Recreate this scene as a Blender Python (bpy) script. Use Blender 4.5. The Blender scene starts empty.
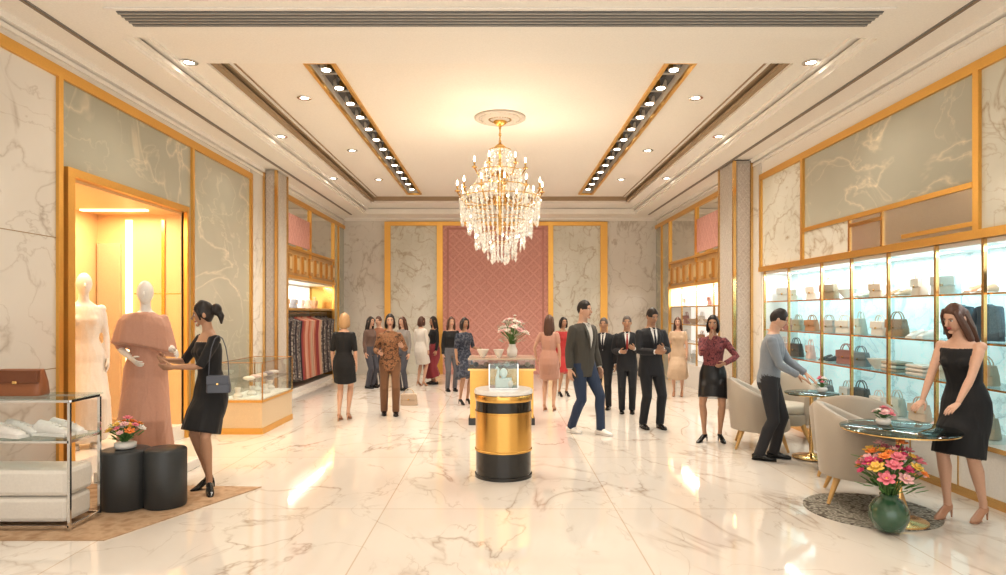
import bpy, math, random
from math import sin, cos, pi, sqrt, radians
from mathutils import Vector, Matrix, noise
from mathutils.bvhtree import BVHTree
random.seed(7)
V=Vector
F=650.0; CH=1.62; VX=500.0; VY=312.0; W=4.1; YB=17.0
scene=bpy.context.scene
# ------------------------------------------------------------ materials
MC={}
def newmat(name):
    m=bpy.data.materials.new(name); m.use_nodes=True
    nt=m.node_tree; b=nt.nodes['Principled BSDF']
    return m,nt,b
def mat(name,col,rough=.5,metal=0.0,emit=0,emc=None,coat=0,sheen=0,bump=0,bscale=60):
    if name in MC: return MC[name]
    m,nt,b=newmat(name)
    b.inputs['Base Color'].default_value=(*col,1)
    b.inputs['Roughness'].default_value=rough
    b.inputs['Metallic'].default_value=metal
    if coat: b.inputs['Coat Weight'].default_value=coat
    if sheen: b.inputs['Sheen Weight'].default_value=sheen
    if emit:
        b.inputs['Emission Color'].default_value=(*(emc or col),1)
        b.inputs['Emission Strength'].default_value=emit
    n=nt.nodes.new('ShaderNodeTexNoise'); n.inputs['Scale'].default_value=bscale
    tc=nt.nodes.new('ShaderNodeTexCoord'); nt.links.new(tc.outputs['Object'],n.inputs['Vector'])
    mix=nt.nodes.new('ShaderNodeMixRGB'); mix.blend_type='MULTIPLY'; mix.inputs[0].default_value=.12
    mix.inputs[1].default_value=(*col,1); nt.links.new(n.outputs['Fac'],mix.inputs[2])
    nt.links.new(mix.outputs[0],b.inputs['Base Color'])
    if bump:
        bp=nt.nodes.new('ShaderNodeBump'); bp.inputs['Strength'].default_value=bump
        bp.inputs['Distance'].default_value=.01
        nt.links.new(n.outputs['Fac'],bp.inputs['Height']); nt.links.new(bp.outputs[0],b.inputs['Normal'])
    MC[name]=m; return m
def wrinkle(m):
    nt=m.node_tree; b=nt.nodes['Principled BSDF']; L=nt.links.new
    tc=nt.nodes.new('ShaderNodeTexCoord'); mp=nt.nodes.new('ShaderNodeMapping'); mp.inputs['Scale'].default_value=(1,1,.22)
    L(tc.outputs['Object'],mp.inputs[0])
    n=nt.nodes.new('ShaderNodeTexNoise'); n.inputs['Scale'].default_value=13; n.inputs['Detail'].default_value=1; n.inputs['Distortion'].default_value=.6
    L(mp.outputs[0],n.inputs['Vector'])
    bp=nt.nodes.new('ShaderNodeBump'); bp.inputs['Strength'].default_value=.6; bp.inputs['Distance'].default_value=.025
    L(n.outputs['Fac'],bp.inputs['Height']); L(bp.outputs[0],b.inputs['Normal']); return m
def cloth(name,col,rough=.8,sheen=.15):
    if name in MC: return MC[name]
    return wrinkle(mat(name,col,rough,sheen=sheen))
def ramp(nt,pts):
    r=nt.nodes.new('ShaderNodeValToRGB'); e=r.color_ramp.elements
    while len(e)<len(pts): e.new(.5)
    for i,(p,c) in enumerate(pts):
        e[i].position=p; e[i].color=(*c,1)
    return r
def marble(name,base,vein,base2,scale=1.0,rough=.15,w=.03,tile=None,tcol=(.5,.35,.2),spec=.5,rot=0.6,emit=0,fade=.3):
    m,nt,b=newmat(name); L=nt.links.new
    tc=nt.nodes.new('ShaderNodeTexCoord'); mp=nt.nodes.new('ShaderNodeMapping')
    mp.inputs['Rotation'].default_value=(rot,rot*.7,rot*1.3); mp.inputs['Scale'].default_value=(1,.55,.8)
    L(tc.outputs['Object'],mp.inputs[0])
    def veins(sc,dist,ww,c,cb,det=5):
        n=nt.nodes.new('ShaderNodeTexNoise'); n.inputs['Scale'].default_value=sc; n.inputs['Detail'].default_value=det
        n.inputs['Distortion'].default_value=dist; n.inputs['Roughness'].default_value=.5
        L(mp.outputs[0],n.inputs['Vector'])
        s=nt.nodes.new('ShaderNodeMath'); s.operation='SUBTRACT'; s.inputs[1].default_value=.5; L(n.outputs['Fac'],s.inputs[0])
        a=nt.nodes.new('ShaderNodeMath'); a.operation='ABSOLUTE'; L(s.outputs[0],a.inputs[0])
        r=ramp(nt,[(0,c),(ww*.35,tuple(x*.4+y*.6 for x,y in zip(c,cb))),(ww,cb)]); L(a.outputs[0],r.inputs[0])
        k=nt.nodes.new('ShaderNodeTexNoise'); k.inputs['Scale'].default_value=sc*1.7; k.inputs['Detail'].default_value=1
        L(tc.outputs['Object'],k.inputs['Vector']); kr=ramp(nt,[(fade,(0,0,0)),(fade+.25,(1,1,1))]); L(k.outputs['Fac'],kr.inputs[0])
        mx=nt.nodes.new('ShaderNodeMixRGB'); L(kr.outputs[0],mx.inputs[0]); mx.inputs[1].default_value=(*cb,1); L(r.outputs[0],mx.inputs[2])
        return mx
    one=(1,1,1)
    cl=nt.nodes.new('ShaderNodeTexNoise'); cl.inputs['Scale'].default_value=scale*.9; cl.inputs['Detail'].default_value=4
    L(mp.outputs[0],cl.inputs['Vector'])
    r0=ramp(nt,[(.35,base),(.68,base2)]); L(cl.outputs['Fac'],r0.inputs[0])
    rel=tuple(min(v/bb,1.6) for v,bb in zip(vein,base))
    r1=veins(scale,.8,w,rel,one); r2=veins(scale*2.3,.6,w*.7,tuple((x+.7)/1.7 for x in rel),one)
    m1=nt.nodes.new('ShaderNodeMixRGB'); m1.blend_type='MULTIPLY'; m1.inputs[0].default_value=1
    L(r0.outputs[0],m1.inputs[1]); L(r1.outputs[0],m1.inputs[2])
    m2=nt.nodes.new('ShaderNodeMixRGB'); m2.blend_type='MULTIPLY'; m2.inputs[0].default_value=1
    L(m1.outputs[0],m2.inputs[1]); L(r2.outputs[0],m2.inputs[2])
    out=m2.outputs[0]
    if tile:
        br=nt.nodes.new('ShaderNodeTexBrick'); br.offset=0; br.inputs['Scale'].default_value=1
        br.inputs['Brick Width'].default_value=tile; br.inputs['Row Height'].default_value=tile
        br.inputs['Mortar Size'].default_value=.005; br.inputs['Color1'].default_value=(1,1,1,1)
        br.inputs['Color2'].default_value=(.96,.95,.94,1); br.inputs['Mortar'].default_value=(*tcol,1)
        mp2=nt.nodes.new('ShaderNodeMapping'); mp2.inputs['Location'].default_value=(tile/2,.35,0)
        L(tc.outputs['Object'],mp2.inputs[0]); L(mp2.outputs[0],br.inputs['Vector'])
        m3=nt.nodes.new('ShaderNodeMixRGB'); m3.blend_type='MULTIPLY'; m3.inputs[0].default_value=.6
        L(out,m3.inputs[1]); L(br.outputs['Color'],m3.inputs[2]); out=m3.outputs[0]
    L(out,b.inputs['Base Color']); b.inputs['Roughness'].default_value=rough
    b.inputs['Specular IOR Level'].default_value=spec
    if emit: L(out,b.inputs['Emission Color']); b.inputs['Emission Strength'].default_value=emit
    return m
def printed(name,c1,c2,c3,scale=25,rough=.8,kind='v'):
    m,nt,b=newmat(name); L=nt.links.new
    tc=nt.nodes.new('ShaderNodeTexCoord')
    if kind=='v':
        t=nt.nodes.new('ShaderNodeTexVoronoi'); t.inputs['Scale'].default_value=scale; o=t.outputs['Distance']
    else:
        t=nt.nodes.new('ShaderNodeTexNoise'); t.inputs['Scale'].default_value=scale; t.inputs['Detail'].default_value=3; o=t.outputs['Fac']
    L(tc.outputs['Object'],t.inputs['Vector'])
    r=ramp(nt,[(.3,c1),(.5,c2),(.7,c3)]); L(o,r.inputs[0]); L(r.outputs[0],b.inputs['Base Color'])
    b.inputs['Roughness'].default_value=rough
    return m
def damask(name,c1,c2,fx,fz,axis='X',rough=.5,metal=0,nsc=9,lw=.4,nw=.5):
    m,nt,b=newmat(name); L=nt.links.new
    tc=nt.nodes.new('ShaderNodeTexCoord'); sp=nt.nodes.new('ShaderNodeSeparateXYZ'); L(tc.outputs['Object'],sp.inputs[0])
    def mth(op,a,bv=None,clamp=False):
        n=nt.nodes.new('ShaderNodeMath'); n.operation=op; n.use_clamp=clamp
        for i,v in enumerate((a,bv)):
            if v is None: continue
            if isinstance(v,(int,float)): n.inputs[i].default_value=v
            else: L(v,n.inputs[i])
        return n.outputs[0]
    u=mth('MULTIPLY',sp.outputs[axis],fx); w=mth('MULTIPLY',sp.outputs['Z'],fz)
    l1=mth('ABSOLUTE',mth('SINE',mth('ADD',u,w))); l2=mth('ABSOLUTE',mth('SINE',mth('SUBTRACT',u,w)))
    line=mth('MULTIPLY',mth('MINIMUM',l1,l2),2.2,True)
    cen=mth('MULTIPLY',l1,l2)
    ns=nt.nodes.new('ShaderNodeTexNoise'); ns.inputs['Scale'].default_value=nsc; ns.inputs['Detail'].default_value=2; ns.inputs['Distortion'].default_value=1.5
    L(tc.outputs['Object'],ns.inputs['Vector'])
    fl=mth('ABSOLUTE',mth('SINE',mth('MULTIPLY',ns.outputs['Fac'],30.0)))
    s=mth('ADD',mth('MULTIPLY',mth('SUBTRACT',1.0,line),lw),mth('ADD',mth('MULTIPLY',fl,nw),mth('MULTIPLY',cen,.25)))
    r=ramp(nt,[(.1,c1),(.85,c2)]); L(s,r.inputs[0]); L(r.outputs[0],b.inputs['Base Color'])
    bp=nt.nodes.new('ShaderNodeBump'); bp.inputs['Distance'].default_value=.02; bp.inputs['Strength'].default_value=.5
    L(s,bp.inputs['Height']); L(bp.outputs[0],b.inputs['Normal'])
    b.inputs['Roughness'].default_value=rough; b.inputs['Metallic'].default_value=metal
    return m
def glassmat(name,tint,fac=.04,rough=.02,emit=None):
    m,nt,b=newmat(name); L=nt.links.new; nt.nodes.remove(b)
    out=nt.nodes['Material Output']
    tr=nt.nodes.new('ShaderNodeBsdfTransparent'); tr.inputs[0].default_value=(*tint,1)
    gl=nt.nodes.new('ShaderNodeBsdfGlossy'); gl.inputs['Roughness'].default_value=rough
    lw=nt.nodes.new('ShaderNodeLayerWeight'); lw.inputs['Blend'].default_value=.5
    pw=nt.nodes.new('ShaderNodeMath'); pw.operation='POWER'; pw.inputs[1].default_value=4; L(lw.outputs['Facing'],pw.inputs[0])
    ml=nt.nodes.new('ShaderNodeMath'); ml.operation='MULTIPLY'; ml.inputs[1].default_value=.55; L(pw.outputs[0],ml.inputs[0])
    ad=nt.nodes.new('ShaderNodeMath'); ad.operation='ADD'; ad.inputs[1].default_value=fac; ad.use_clamp=True
    L(ml.outputs[0],ad.inputs[0])
    mx=nt.nodes.new('ShaderNodeMixShader'); L(ad.outputs[0],mx.inputs[0]); L(tr.outputs[0],mx.inputs[1]); L(gl.outputs[0],mx.inputs[2])
    o=mx.outputs[0]
    if emit:
        e=nt.nodes.new('ShaderNodeEmission'); e.inputs[0].default_value=(*emit[0],1); e.inputs[1].default_value=emit[1]
        a2=nt.nodes.new('ShaderNodeAddShader'); L(o,a2.inputs[0]); L(e.outputs[0],a2.inputs[1]); o=a2.outputs[0]
    L(o,out.inputs[0]); return m

GOLD=mat('gold',(.78,.48,.15),.22,1.0)
GOLDL=mat('gold_bright',(.88,.54,.16),.36,.88)
BRASS=mat('brass',(.82,.55,.24),.2,1.0)
BRONZE=mat('bronze_mirror',(.74,.65,.53),.16,.7)
MIRR=mat('mirror',(.8,.76,.68),.05,1.0)
CHROME=mat('chrome',(.8,.8,.8),.12,1.0)
PLAST=mat('cream_plaster',(.93,.895,.84),.7)
PLAST2=mat('cream_plaster_deep',(.93,.885,.82),.7)
MEDAL=mat('medallion_plaster',(.62,.56,.50),.6)
TRIM_SHADE=mat('taupe_trim_and_shade',(.40,.29,.18),.5)
DARK=mat('dark_metal',(.06,.06,.06),.4,.5)
GREYM=mat('grey_grille',(.2,.2,.2),.5,.3)
BLACKL=mat('black_lacquer',(.015,.014,.013),.12,coat=.5)
BLK=mat('charcoal_stool',(.045,.048,.05),.35)
WHITEL=mat('white_lacquer',(.84,.82,.79),.25)
WHITES=mat('white_leather',(.8,.76,.7),.5,bump=.1)
GLOW=marble('backlit_onyx',(.76,.83,.83),(.5,.6,.6),(.85,.91,.90),scale=2.4,rough=.4,w=.04,emit=.48,fade=.2)
WARMGLOW=mat('warm_backlit_panel',(1,.78,.45),.4,emit=2.4,emc=(1,.74,.42))
LAMP=mat('lamp_lens',(1,.95,.85),.3,emit=12,emc=(1,.93,.8))
BULB=mat('candle_bulb',(1,.85,.6),.3,emit=22,emc=(1,.82,.55))
GLASS=glassmat('clear_glass',(.97,.99,.985))
GLASSB=glassmat('bluish_glass',(.87,.96,.97),.06)
CRYS_GLOW=glassmat('crystal_glow',(.88,.86,.82),.5,.12,emit=((1,.92,.76),.16))  # slight warm emission stands in for lamplight caught in the crystals
FLOORM=marble('floor_marble',(.76,.70,.64),(.50,.41,.34),(.82,.785,.735),scale=.85,rough=.045,w=.018,tile=1.9,tcol=(.70,.54,.38),spec=.9,fade=.36)
MWHITE=marble('white_marble',(.72,.69,.64),(.52,.47,.41),(.80,.77,.72),scale=1.1,rough=.18,w=.024,fade=.25)
MGREEN=marble('sage_marble',(.43,.425,.35),(.60,.56,.44),(.52,.51,.43),scale=.8,rough=.16,w=.02,rot=1.1,fade=.25)
MPALE=marble('pale_onyx',(.66,.65,.57),(.48,.42,.32),(.76,.75,.68),scale=1.6,rough=.18,w=.026,rot=.2,fade=.2)
PINKD=damask('rose_damask',(.56,.23,.19),(.84,.50,.44),9,9,nsc=11)
PINKP=damask('rose_damask_side',(.55,.24,.2),(.78,.46,.4),9,6.5,axis='Y')
LATT=damask('carved_pilaster',(.42,.37,.32),(.66,.61,.55),20,14,axis='Y')
RUGM=printed('taupe_rug_print',(.42,.27,.16),(.54,.38,.25),(.33,.2,.11),scale=7,kind='n')
RUG2=printed('round_rug_print',(.2,.18,.15),(.42,.4,.34),(.12,.1,.08),scale=22,kind='v')

# ------------------------------------------------------------ mesh builder
def frame(t,ref):
    t=t.normalized(); a=ref-t*ref.dot(t)
    if a.length<1e-4: a=V((0,1,0))-t*t.y
    if a.length<1e-4: a=V((1,0,0))
    a.normalize(); return a,t.cross(a)
def tubegeo(P,R,ref=V((1,0,0)),n=12,fn=None):
    P=[V(p) for p in P]; vs=[];fs=[]
    k=len(P)
    for i,p in enumerate(P):
        t=(P[min(i+1,k-1)]-P[max(i-1,0)])
        if t.length<1e-7: t=V((0,0,1))
        a,b=frame(t,V(ref)); r=R[i]
        rx,ry=(r,r) if isinstance(r,(int,float)) else r
        for j in range(n):
            th=2*pi*j/n; q=p+a*(rx*cos(th))+b*(ry*sin(th)); vs.append(fn(q) if fn else q)
    for i in range(k-1):
        for j in range(n):
            j2=(j+1)%n; fs.append((i*n+j,i*n+j2,(i+1)*n+j2,(i+1)*n+j))
    fs.append(tuple(range(n-1,-1,-1))); fs.append(tuple((k-1)*n+j for j in range(n)))
    return vs,fs
def sphgeo(c,r,nu=14,nv=10,fn=None,mx=None):
    c=V(c); r=(r,r,r) if isinstance(r,(int,float)) else r
    vs=[];fs=[]
    for i in range(nv+1):
        ph=pi*i/nv
        for j in range(nu):
            th=2*pi*j/nu; d=V((sin(ph)*cos(th),sin(ph)*sin(th),cos(ph)))
            q=fn(d) if fn else V((d.x*r[0],d.y*r[1],d.z*r[2]))
            if mx: q=mx@q
            vs.append(c+q)
    for i in range(nv):
        for j in range(nu):
            j2=(j+1)%nu; fs.append((i*nu+j,(i+1)*nu+j,(i+1)*nu+j2,i*nu+j2))
    return vs,fs
class M:
    def __init__(s): s.v=[];s.f=[];s.mi=[];s.mats=[];s.sm=[]
    def mid(s,m):
        if m not in s.mats: s.mats.append(m)
        return s.mats.index(m)
    def add(s,g,m,smooth=True,mx=None):
        o=len(s.v); i=s.mid(m)
        s.v+= [ (mx@V(q) if mx else V(q)) for q in g[0]]
        for f in g[1]: s.f.append(tuple(o+k for k in f)); s.mi.append(i); s.sm.append(smooth)
        return s
    def box(s,x0,x1,y0,y1,z0,z1,m,mx=None):
        vs=[V((x,y,z)) for x in (x0,x1) for y in (y0,y1) for z in (z0,z1)]
        fs=[(0,1,3,2),(4,6,7,5),(0,4,5,1),(2,3,7,6),(0,2,6,4),(1,5,7,3)]
        return s.add((vs,fs),m,False,mx)
    def tube(s,P,R,m,ref=(1,0,0),n=12,mx=None,smooth=True): return s.add(tubegeo(P,R,V(ref),n),m,smooth,mx)
    def ball(s,c,r,m,nu=14,nv=10,mx=None): return s.add(sphgeo(c,r,nu,nv),m,True,mx)
    def lathe(s,prof,c,m,n=32,mx=None,smooth=True):
        c=V(c); vs=[];fs=[];k=len(prof)
        for r,z in prof:
            for j in range(n): vs.append(c+V((r*cos(2*pi*j/n),r*sin(2*pi*j/n),z)))
        for i in range(k-1):
            for j in range(n):
                j2=(j+1)%n; fs.append((i*n+j,i*n+j2,(i+1)*n+j2,(i+1)*n+j))
        fs.append(tuple(range(n-1,-1,-1))); fs.append(tuple((k-1)*n+j for j in range(n)))
        return s.add((vs,fs),m,smooth,mx)
    def mesh(s,name):
        me=bpy.data.meshes.new(name); me.from_pydata([tuple(q) for q in s.v],[],s.f)
        for m in s.mats: me.materials.append(m)
        me.polygons.foreach_set('material_index',s.mi); me.polygons.foreach_set('use_smooth',s.sm)
        me.update(); return me
    def finish(s,name,loc=(0,0,0),rot=0,bevel=0,parent=None,auto=True):
        me=s.mesh(name)
        if auto and any(s.sm):
            try: me.set_sharp_from_angle(angle=radians(50))
            except Exception: pass
        ob=bpy.data.objects.new(name,me); scene.collection.objects.link(ob)
        ob.location=loc; ob.rotation_euler=(0,0,rot)
        if bevel:
            b=ob.modifiers.new('bevel','BEVEL'); b.width=bevel; b.segments=2; b.limit_method='ANGLE'; b.angle_limit=radians(50)
        if parent: ob.parent=parent
        return ob
def wy(px): return W*F/abs(px-VX)
def gp(px,py):
    Y=F*CH/(py-VY); return ((px-VX)*Y/F,Y)
def Rz(a): return Matrix.Rotation(a,4,'Z')
def T(x,y,z): return Matrix.Translation((x,y,z))

# ------------------------------------------------------------ room
M().box(-6,6,-3,YB+.3,-.1,0,FLOORM).finish('floor')
ZC=4.08
c=M()
c.box(-6,-3.4,-3,YB+.3,ZC,4.6,PLAST); c.box(3.4,6,-3,YB+.3,ZC,4.6,PLAST)
c.box(-3.4,3.4,-3,5.84,ZC,4.6,PLAST); c.box(-3.4,3.4,16.3,YB+.3,ZC,4.6,PLAST)
c.box(-3.4,-3.07,5.84,16.3,4.22,4.6,PLAST); c.box(3.07,3.4,5.84,16.3,4.22,4.6,PLAST)
c.box(-3.07,3.07,5.84,6.8,4.22,4.6,PLAST); c.box(-3.07,3.07,15.5,16.3,4.22,4.6,PLAST)
c.box(-3.07,-2.13,6.8,15.5,4.36,4.6,PLAST2); c.box(2.13,3.07,6.8,15.5,4.36,4.6,PLAST2)
c.box(-1.83,1.83,6.8,15.5,4.36,4.6,PLAST2)
for s in (-1,1):
    a,b=sorted((s*1.83,s*2.13))
    c.box(a,b,6.8,7.1,4.36,4.6,PLAST2); c.box(a,b,15.0,15.5,4.36,4.6,PLAST2); c.box(a,b,7.1,15.0,4.5,4.6,GREYM)
c.finish('ceiling')
t=M()
for s in (-1,1):
    def bx(x0,x1,*r):
        a,b=sorted((s*x0,s*x1)); t.box(a,b,*r)
    bx(3.07,3.0,6.8,15.5,4.25,4.29,TRIM_SHADE); bx(3.07,2.97,6.8,15.5,4.33,4.37,TRIM_SHADE); bx(3.03,2.93,6.8,15.5,4.345,4.37,PLAST)  # brown strips paint in the shadow lines of the tray grooves
    bx(2.93,2.91,6.8,15.5,4.35,4.37,TRIM_SHADE)
    bx(3.4,3.35,5.84,16.3,4.12,4.16,PLAST); bx(3.4,3.3,5.84,16.3,4.19,4.23,PLAST); bx(3.4,3.385,5.84,16.3,4.165,4.185,TRIM_SHADE)
    bx(4.1,4.04,-3,YB,4.02,4.085,PLAST); bx(4.1,4.07,-3,YB,3.96,4.0,PLAST)
t.box(-3.35,3.35,16.25,16.3,4.12,4.2,PLAST); t.box(-3.07,3.07,15.42,15.5,4.27,4.37,TRIM_SHADE)
t.box(-3.35,3.35,5.84,5.88,4.1,4.15,PLAST)
t.box(-4.1,4.1,YB-.06,YB,4.0,4.085,PLAST)
t.finish('trim_1')
g=M()
g.box(-3.2,3.2,5.24,5.6,4.065,4.082,PLAST)
g.box(-3.12,3.12,5.28,5.56,4.058,4.07,GREYM)
for i in range(5): g.box(-3.12,3.12,5.30+i*.055,5.315+i*.055,4.05,4.06,mat('vent_blade',(.42,.4,.37),.5))
g.finish('ceiling_air_vent')
for s in (-1,1):
    g=M(); a,b=sorted((s*3.73,s*3.78)); g.box(a,b,3.5,16.4,4.07,4.08,mat('slot_dark',(.26,.24,.22),.6))
    g.box(a+.022,a+.028,3.5,16.4,4.064,4.071,TRIM_SHADE); g.finish('ceiling_slot_vent')
for s in (-1,1):
    k=M(); a,b=sorted((s*1.83,s*2.13)); inn=s*1.83
    for xx in (a-.02,b-.02): k.box(xx,xx+.04,7.08,15.02,4.325,4.37,GOLDL)
    k.box(a+.021,b-.021,7.07,7.1,4.325,4.37,GOLDL); k.box(a+.021,b-.021,15.0,15.03,4.325,4.37,GOLDL)
    k.box(min(inn,inn+s*.004),max(inn,inn+s*.004),7.1,15,4.37,4.5,GOLDL)
    k.box(s*1.98-.02,s*1.98+.02,7.1,15.0,4.46,4.5,DARK)
    for i in range(13):
        y=7.4+i*.6
        k.lathe([(.04,4.49),(.07,4.47),(.07,4.38),(.058,4.375)],(s*1.98,y,0),CHROME,16)
        k.lathe([(.05,4.376),(.05,4.368)],(s*1.98,y,0),LAMP,16)
        k.box(s*1.98-.1,s*1.98+.1,y+.16,y+.22,4.40,4.42,mat('track_grey',(.5,.49,.47),.4,.6))
    k.finish('ceiling_light_track')
dl=[(-3.23,6.75),(3.23,6.75),(-2.5,8.3),(2.5,8.3),(-3.23,9.6),(3.23,9.6),(-2.5,11),(2.5,11),(-2.5,13.4),(2.5,13.4),(-3.23,12.6),(3.23,12.6)]
unseen_lamps=[(s*2,y) for s in (-1,1) for y in (-1,1.5,4)]  # out-of-view front lamps added for their light, given fixtures below
for x,y in dl+unseen_lamps:
    z=4.08 if y<5 else (4.22 if abs(x)>3.07 else 4.36)
    d=M(); d.lathe([(.085,z+.001),(.09,z-.012),(.055,z-.014),(.05,z-.004)],(x,y,0),CHROME,20); d.lathe([(.048,z-.003),(.048,z-.011)],(x,y,0),LAMP,18)
    d.finish('recessed_downlight')
M().box(-6,6,YB,YB+.3,0,4.6,MWHITE).finish('wall_back')
def bX(px): return (px-VX)/38.24
def bZ(py): return CH+(VY-py)/38.24
b=M()
xs=[(385,391),(437,443),(548,553),(600,607)]
zt=bZ(222)
for a,e in xs: b.box(bX(a),bX(e),YB-.09,YB-.001,0,bZ(226),GOLDL)
b.box(bX(385),bX(607),YB-.09,YB-.001,bZ(226),zt,GOLDL)
for a,e in ((391,437),(553,600)):
    b.box(bX(a),bX(e),YB-.04,YB-.001,0,bZ(226)-.001,MPALE)
b.finish('trim_back_gold_frame')
b=M(); b.box(bX(443),bX(548),YB-.06,YB-.001,0,bZ(226)-.001,PINKD)
RT=mat('rose_trim',(.6,.28,.23),.5)
for a,e in ((447,449),(542,544)): b.box(bX(a),bX(e),YB-.075,YB-.055,0,bZ(230),RT)
b.box(bX(447),bX(544),YB-.075,YB-.055,bZ(230)+.001,bZ(228),RT)
b.finish('rose_feature_panel')

def sbox(m,s,x0,x1,y0,y1,z0,z1,mt):
    a,b=sorted((s*x0,s*x1)); y0,y1=sorted((y0,y1)); m.box(a,b,y0,y1,z0,z1,mt)
def wallp(name,s,*r):
    m=M(); sbox(m,s,*r); m.finish(name)
ZT=3.785
s=-1
Yn0,Yn1=wy(68),wy(182)
for r in ((W,5.6,-3,Yn0,0,4.08),(W,5.6,Yn1,11.9,0,4.08),(W,5.6,Yn0,Yn1,2.905,4.08),(5.21,5.6,Yn0,Yn1,0,2.9),(W,5.6,11.9,YB,2.275,4.08),(4.705,5.6,11.9,YB,0,2.27)):
    wallp('wall_left',s,*r,PLAST)
p=M()
sbox(p,s,W,W-.02,-3,wy(55),0,ZT,MWHITE)
sbox(p,s,W-.02,W-.0215,-3,wy(55),2.30,2.308,TRIM_SHADE); sbox(p,s,W-.02,W-.0215,-3,wy(55),1.1,1.108,TRIM_SHADE)
sbox(p,s,W,W-.02,wy(58),Yn0,0,ZT,MGREEN); sbox(p,s,W,W-.02,Yn0,Yn1,2.95,ZT,MGREEN)
sbox(p,s,W,W-.02,Yn1,wy(190),0,ZT,MGREEN); sbox(p,s,W,W-.02,wy(192),wy(250),0,ZT,MGREEN)
sbox(p,s,W,W-.02,wy(250),11.9,0,4.0,MWHITE)
p.finish('trim_left_marble_panels')
p=M()
sbox(p,s,W,W-.05,-3,wy(250),ZT,ZT+.1,GOLDL)
for px,wd in ((56,.06),(190,.06),(249,.08)): sbox(p,s,W,W-.05,wy(px)-wd/2,wy(px)+wd/2,0,ZT,GOLDL)
sbox(p,s,W,W-.07,Yn0-.1,Yn0,0,2.9,GOLDL); sbox(p,s,W,W-.07,Yn1,Yn1+.06,0,2.9,GOLDL); sbox(p,s,W,W-.07,Yn0-.1,Yn1+.06,2.9,2.98,GOLDL)
p.finish('trim_left_gold')
n=M()
GW=mat('gold_leaf_wall',(.82,.57,.31),.5,.2)
sbox(n,s,5.17,5.2,Yn0,Yn1,.18,2.87,GW); sbox(n,s,W+.0,5.17,Yn1-.03,Yn1,.18,2.87,GW); sbox(n,s,W,5.17,Yn0,Yn0+.03,.18,2.87,GW)
sbox(n,s,W,5.2,Yn0,Yn1,2.87,2.9,GW); sbox(n,s,W-.03,5.2,Yn0,Yn1,0,.18,WHITEL)
sbox(n,s,4.72,4.80,Yn1-.05,Yn1-.03,.25,2.8,WARMGLOW)
sbox(n,s,5.14,5.17,Yn0+.5,Yn0+.56,.25,2.8,WARMGLOW)
sbox(n,s,4.86,5.15,Yn1-.07,Yn1-.03,.25,2.5,BRONZE)
sbox(n,s,4.3,4.34,Yn1-.05,Yn1-.03,.18,2.8,GOLD)
for z in (1.0,1.85): sbox(n,s,4.1,4.7,Yn1-.034,Yn1-.028,z,z+.01,BRASS)
sbox(n,s,4.3,5.1,Yn1-.5,Yn1-.42,2.85,2.87,WARMGLOW)
n.finish('display_niche')
for s,y0,y1,xi in ((-1,11.2,11.75,3.85),(1,10.5,11.2,3.78)):
    p=M(); sbox(p,s,xi,W-.021,y0,y1,0,4.06,LATT)
    sbox(p,s,xi-.02,xi+.03,y0-.02,y0+.03,0,4.06,BRASS); sbox(p,s,xi-.02,xi+.02,y1-.03,y1+.02,0,4.06,BRASS)
    sbox(p,s,W-.06,W-.021,y0-.03,y0+.01,0,4.06,BRASS)
    sbox(p,s,xi+.05,W-.07,y0-.012,y0,0.1,4.0,damask('pilaster_face%d'%s,(.5,.42,.37),(.7,.64,.58),22,16))
    p.finish('pilaster')
def farbay(s,y0,y1,zt,zc):
    p=M()
    sbox(p,s,W,W-.05,y0,YB-.01,ZT,ZT+.09,GOLDL)
    sbox(p,s,W,W-.02,y1,YB-.01,0,ZT,MGREEN)
    sbox(p,s,W,W-.02,y0,y1,zc,ZT,MIRR)
    ym=(y0+y1)/2
    sbox(p,s,W-.02,W-.03,y0+.3,ym,zc+.1,ZT-.25,PINKP)
    for yy in (y0,y0+.25,ym,y1-.05,YB-.7): sbox(p,s,W,W-.06,yy,yy+.06,zt if yy<y1-.1 else 0,ZT,GOLDL)
    sbox(p,s,W,W-.065,y0,y1,zc,zc+.05,GOLDL); sbox(p,s,W,W-.08,y0,y1,zt,zt+.06,GOLDL)
    sbox(p,s,W,W-.02,y0,y1,zt,zc,mat('amber_panel',(.58,.36,.15),.35,.3))
    n=9
    for i in range(n):
        y=y0+.15+(y1-y0-.3)*i/(n-1)
        sbox(p,s,W-.02,W-.07,y-.09,y+.09,zt+.12,zc-.1,BRASS); sbox(p,s,W-.07,W-.08,y-.06,y+.06,zt+.18,zc-.16,mat('amber_inset',(.75,.58,.33),.3,.4))
    p.finish('trim_%s_crest'%('left' if s<0 else 'right'))
farbay(-1,11.9,15.9,2.275,2.85); farbay(1,11.3,15.6,2.165,2.75)
a=M(); s=-1
sbox(a,s,4.66,4.7,11.9,15.9,0,2.27,WHITEL); sbox(a,s,4.63,4.66,12,15.8,1.7,2.2,GLOW)
sbox(a,s,W,4.66,11.9,11.95,0,2.24,GOLD); sbox(a,s,W,4.66,15.9,15.95,0,2.24,GOLD)
sbox(a,s,W-.02,4.66,11.951,15.899,0,.1,WHITEL); sbox(a,s,W,4.66,11.951,15.899,1.66,1.69,WHITEL)
sbox(a,s,W,W-.03,11.951,15.899,1.65,1.70,GOLD); sbox(a,s,W,4.66,11.9,15.9,2.24,2.27,WHITEL)
a.finish('wardrobe_alcove')
s=1; YC0,YC1=3.6,10.05
for r in ((W,5.2,-3,YC0,0,4.08),(W,5.2,YC0,YC1,2.245,4.08),(4.625,5.2,YC0,YC1,0,2.24),(W,5.2,YC1,11.3,0,4.08),(W,5.2,11.3,15.6,2.165,4.08),(4.625,5.2,11.3,15.6,0,2.16),(W,5.2,15.6,YB,0,4.08)):
    wallp('wall_right',s,*r,PLAST)
p=M(); ZR=3.67
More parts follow.
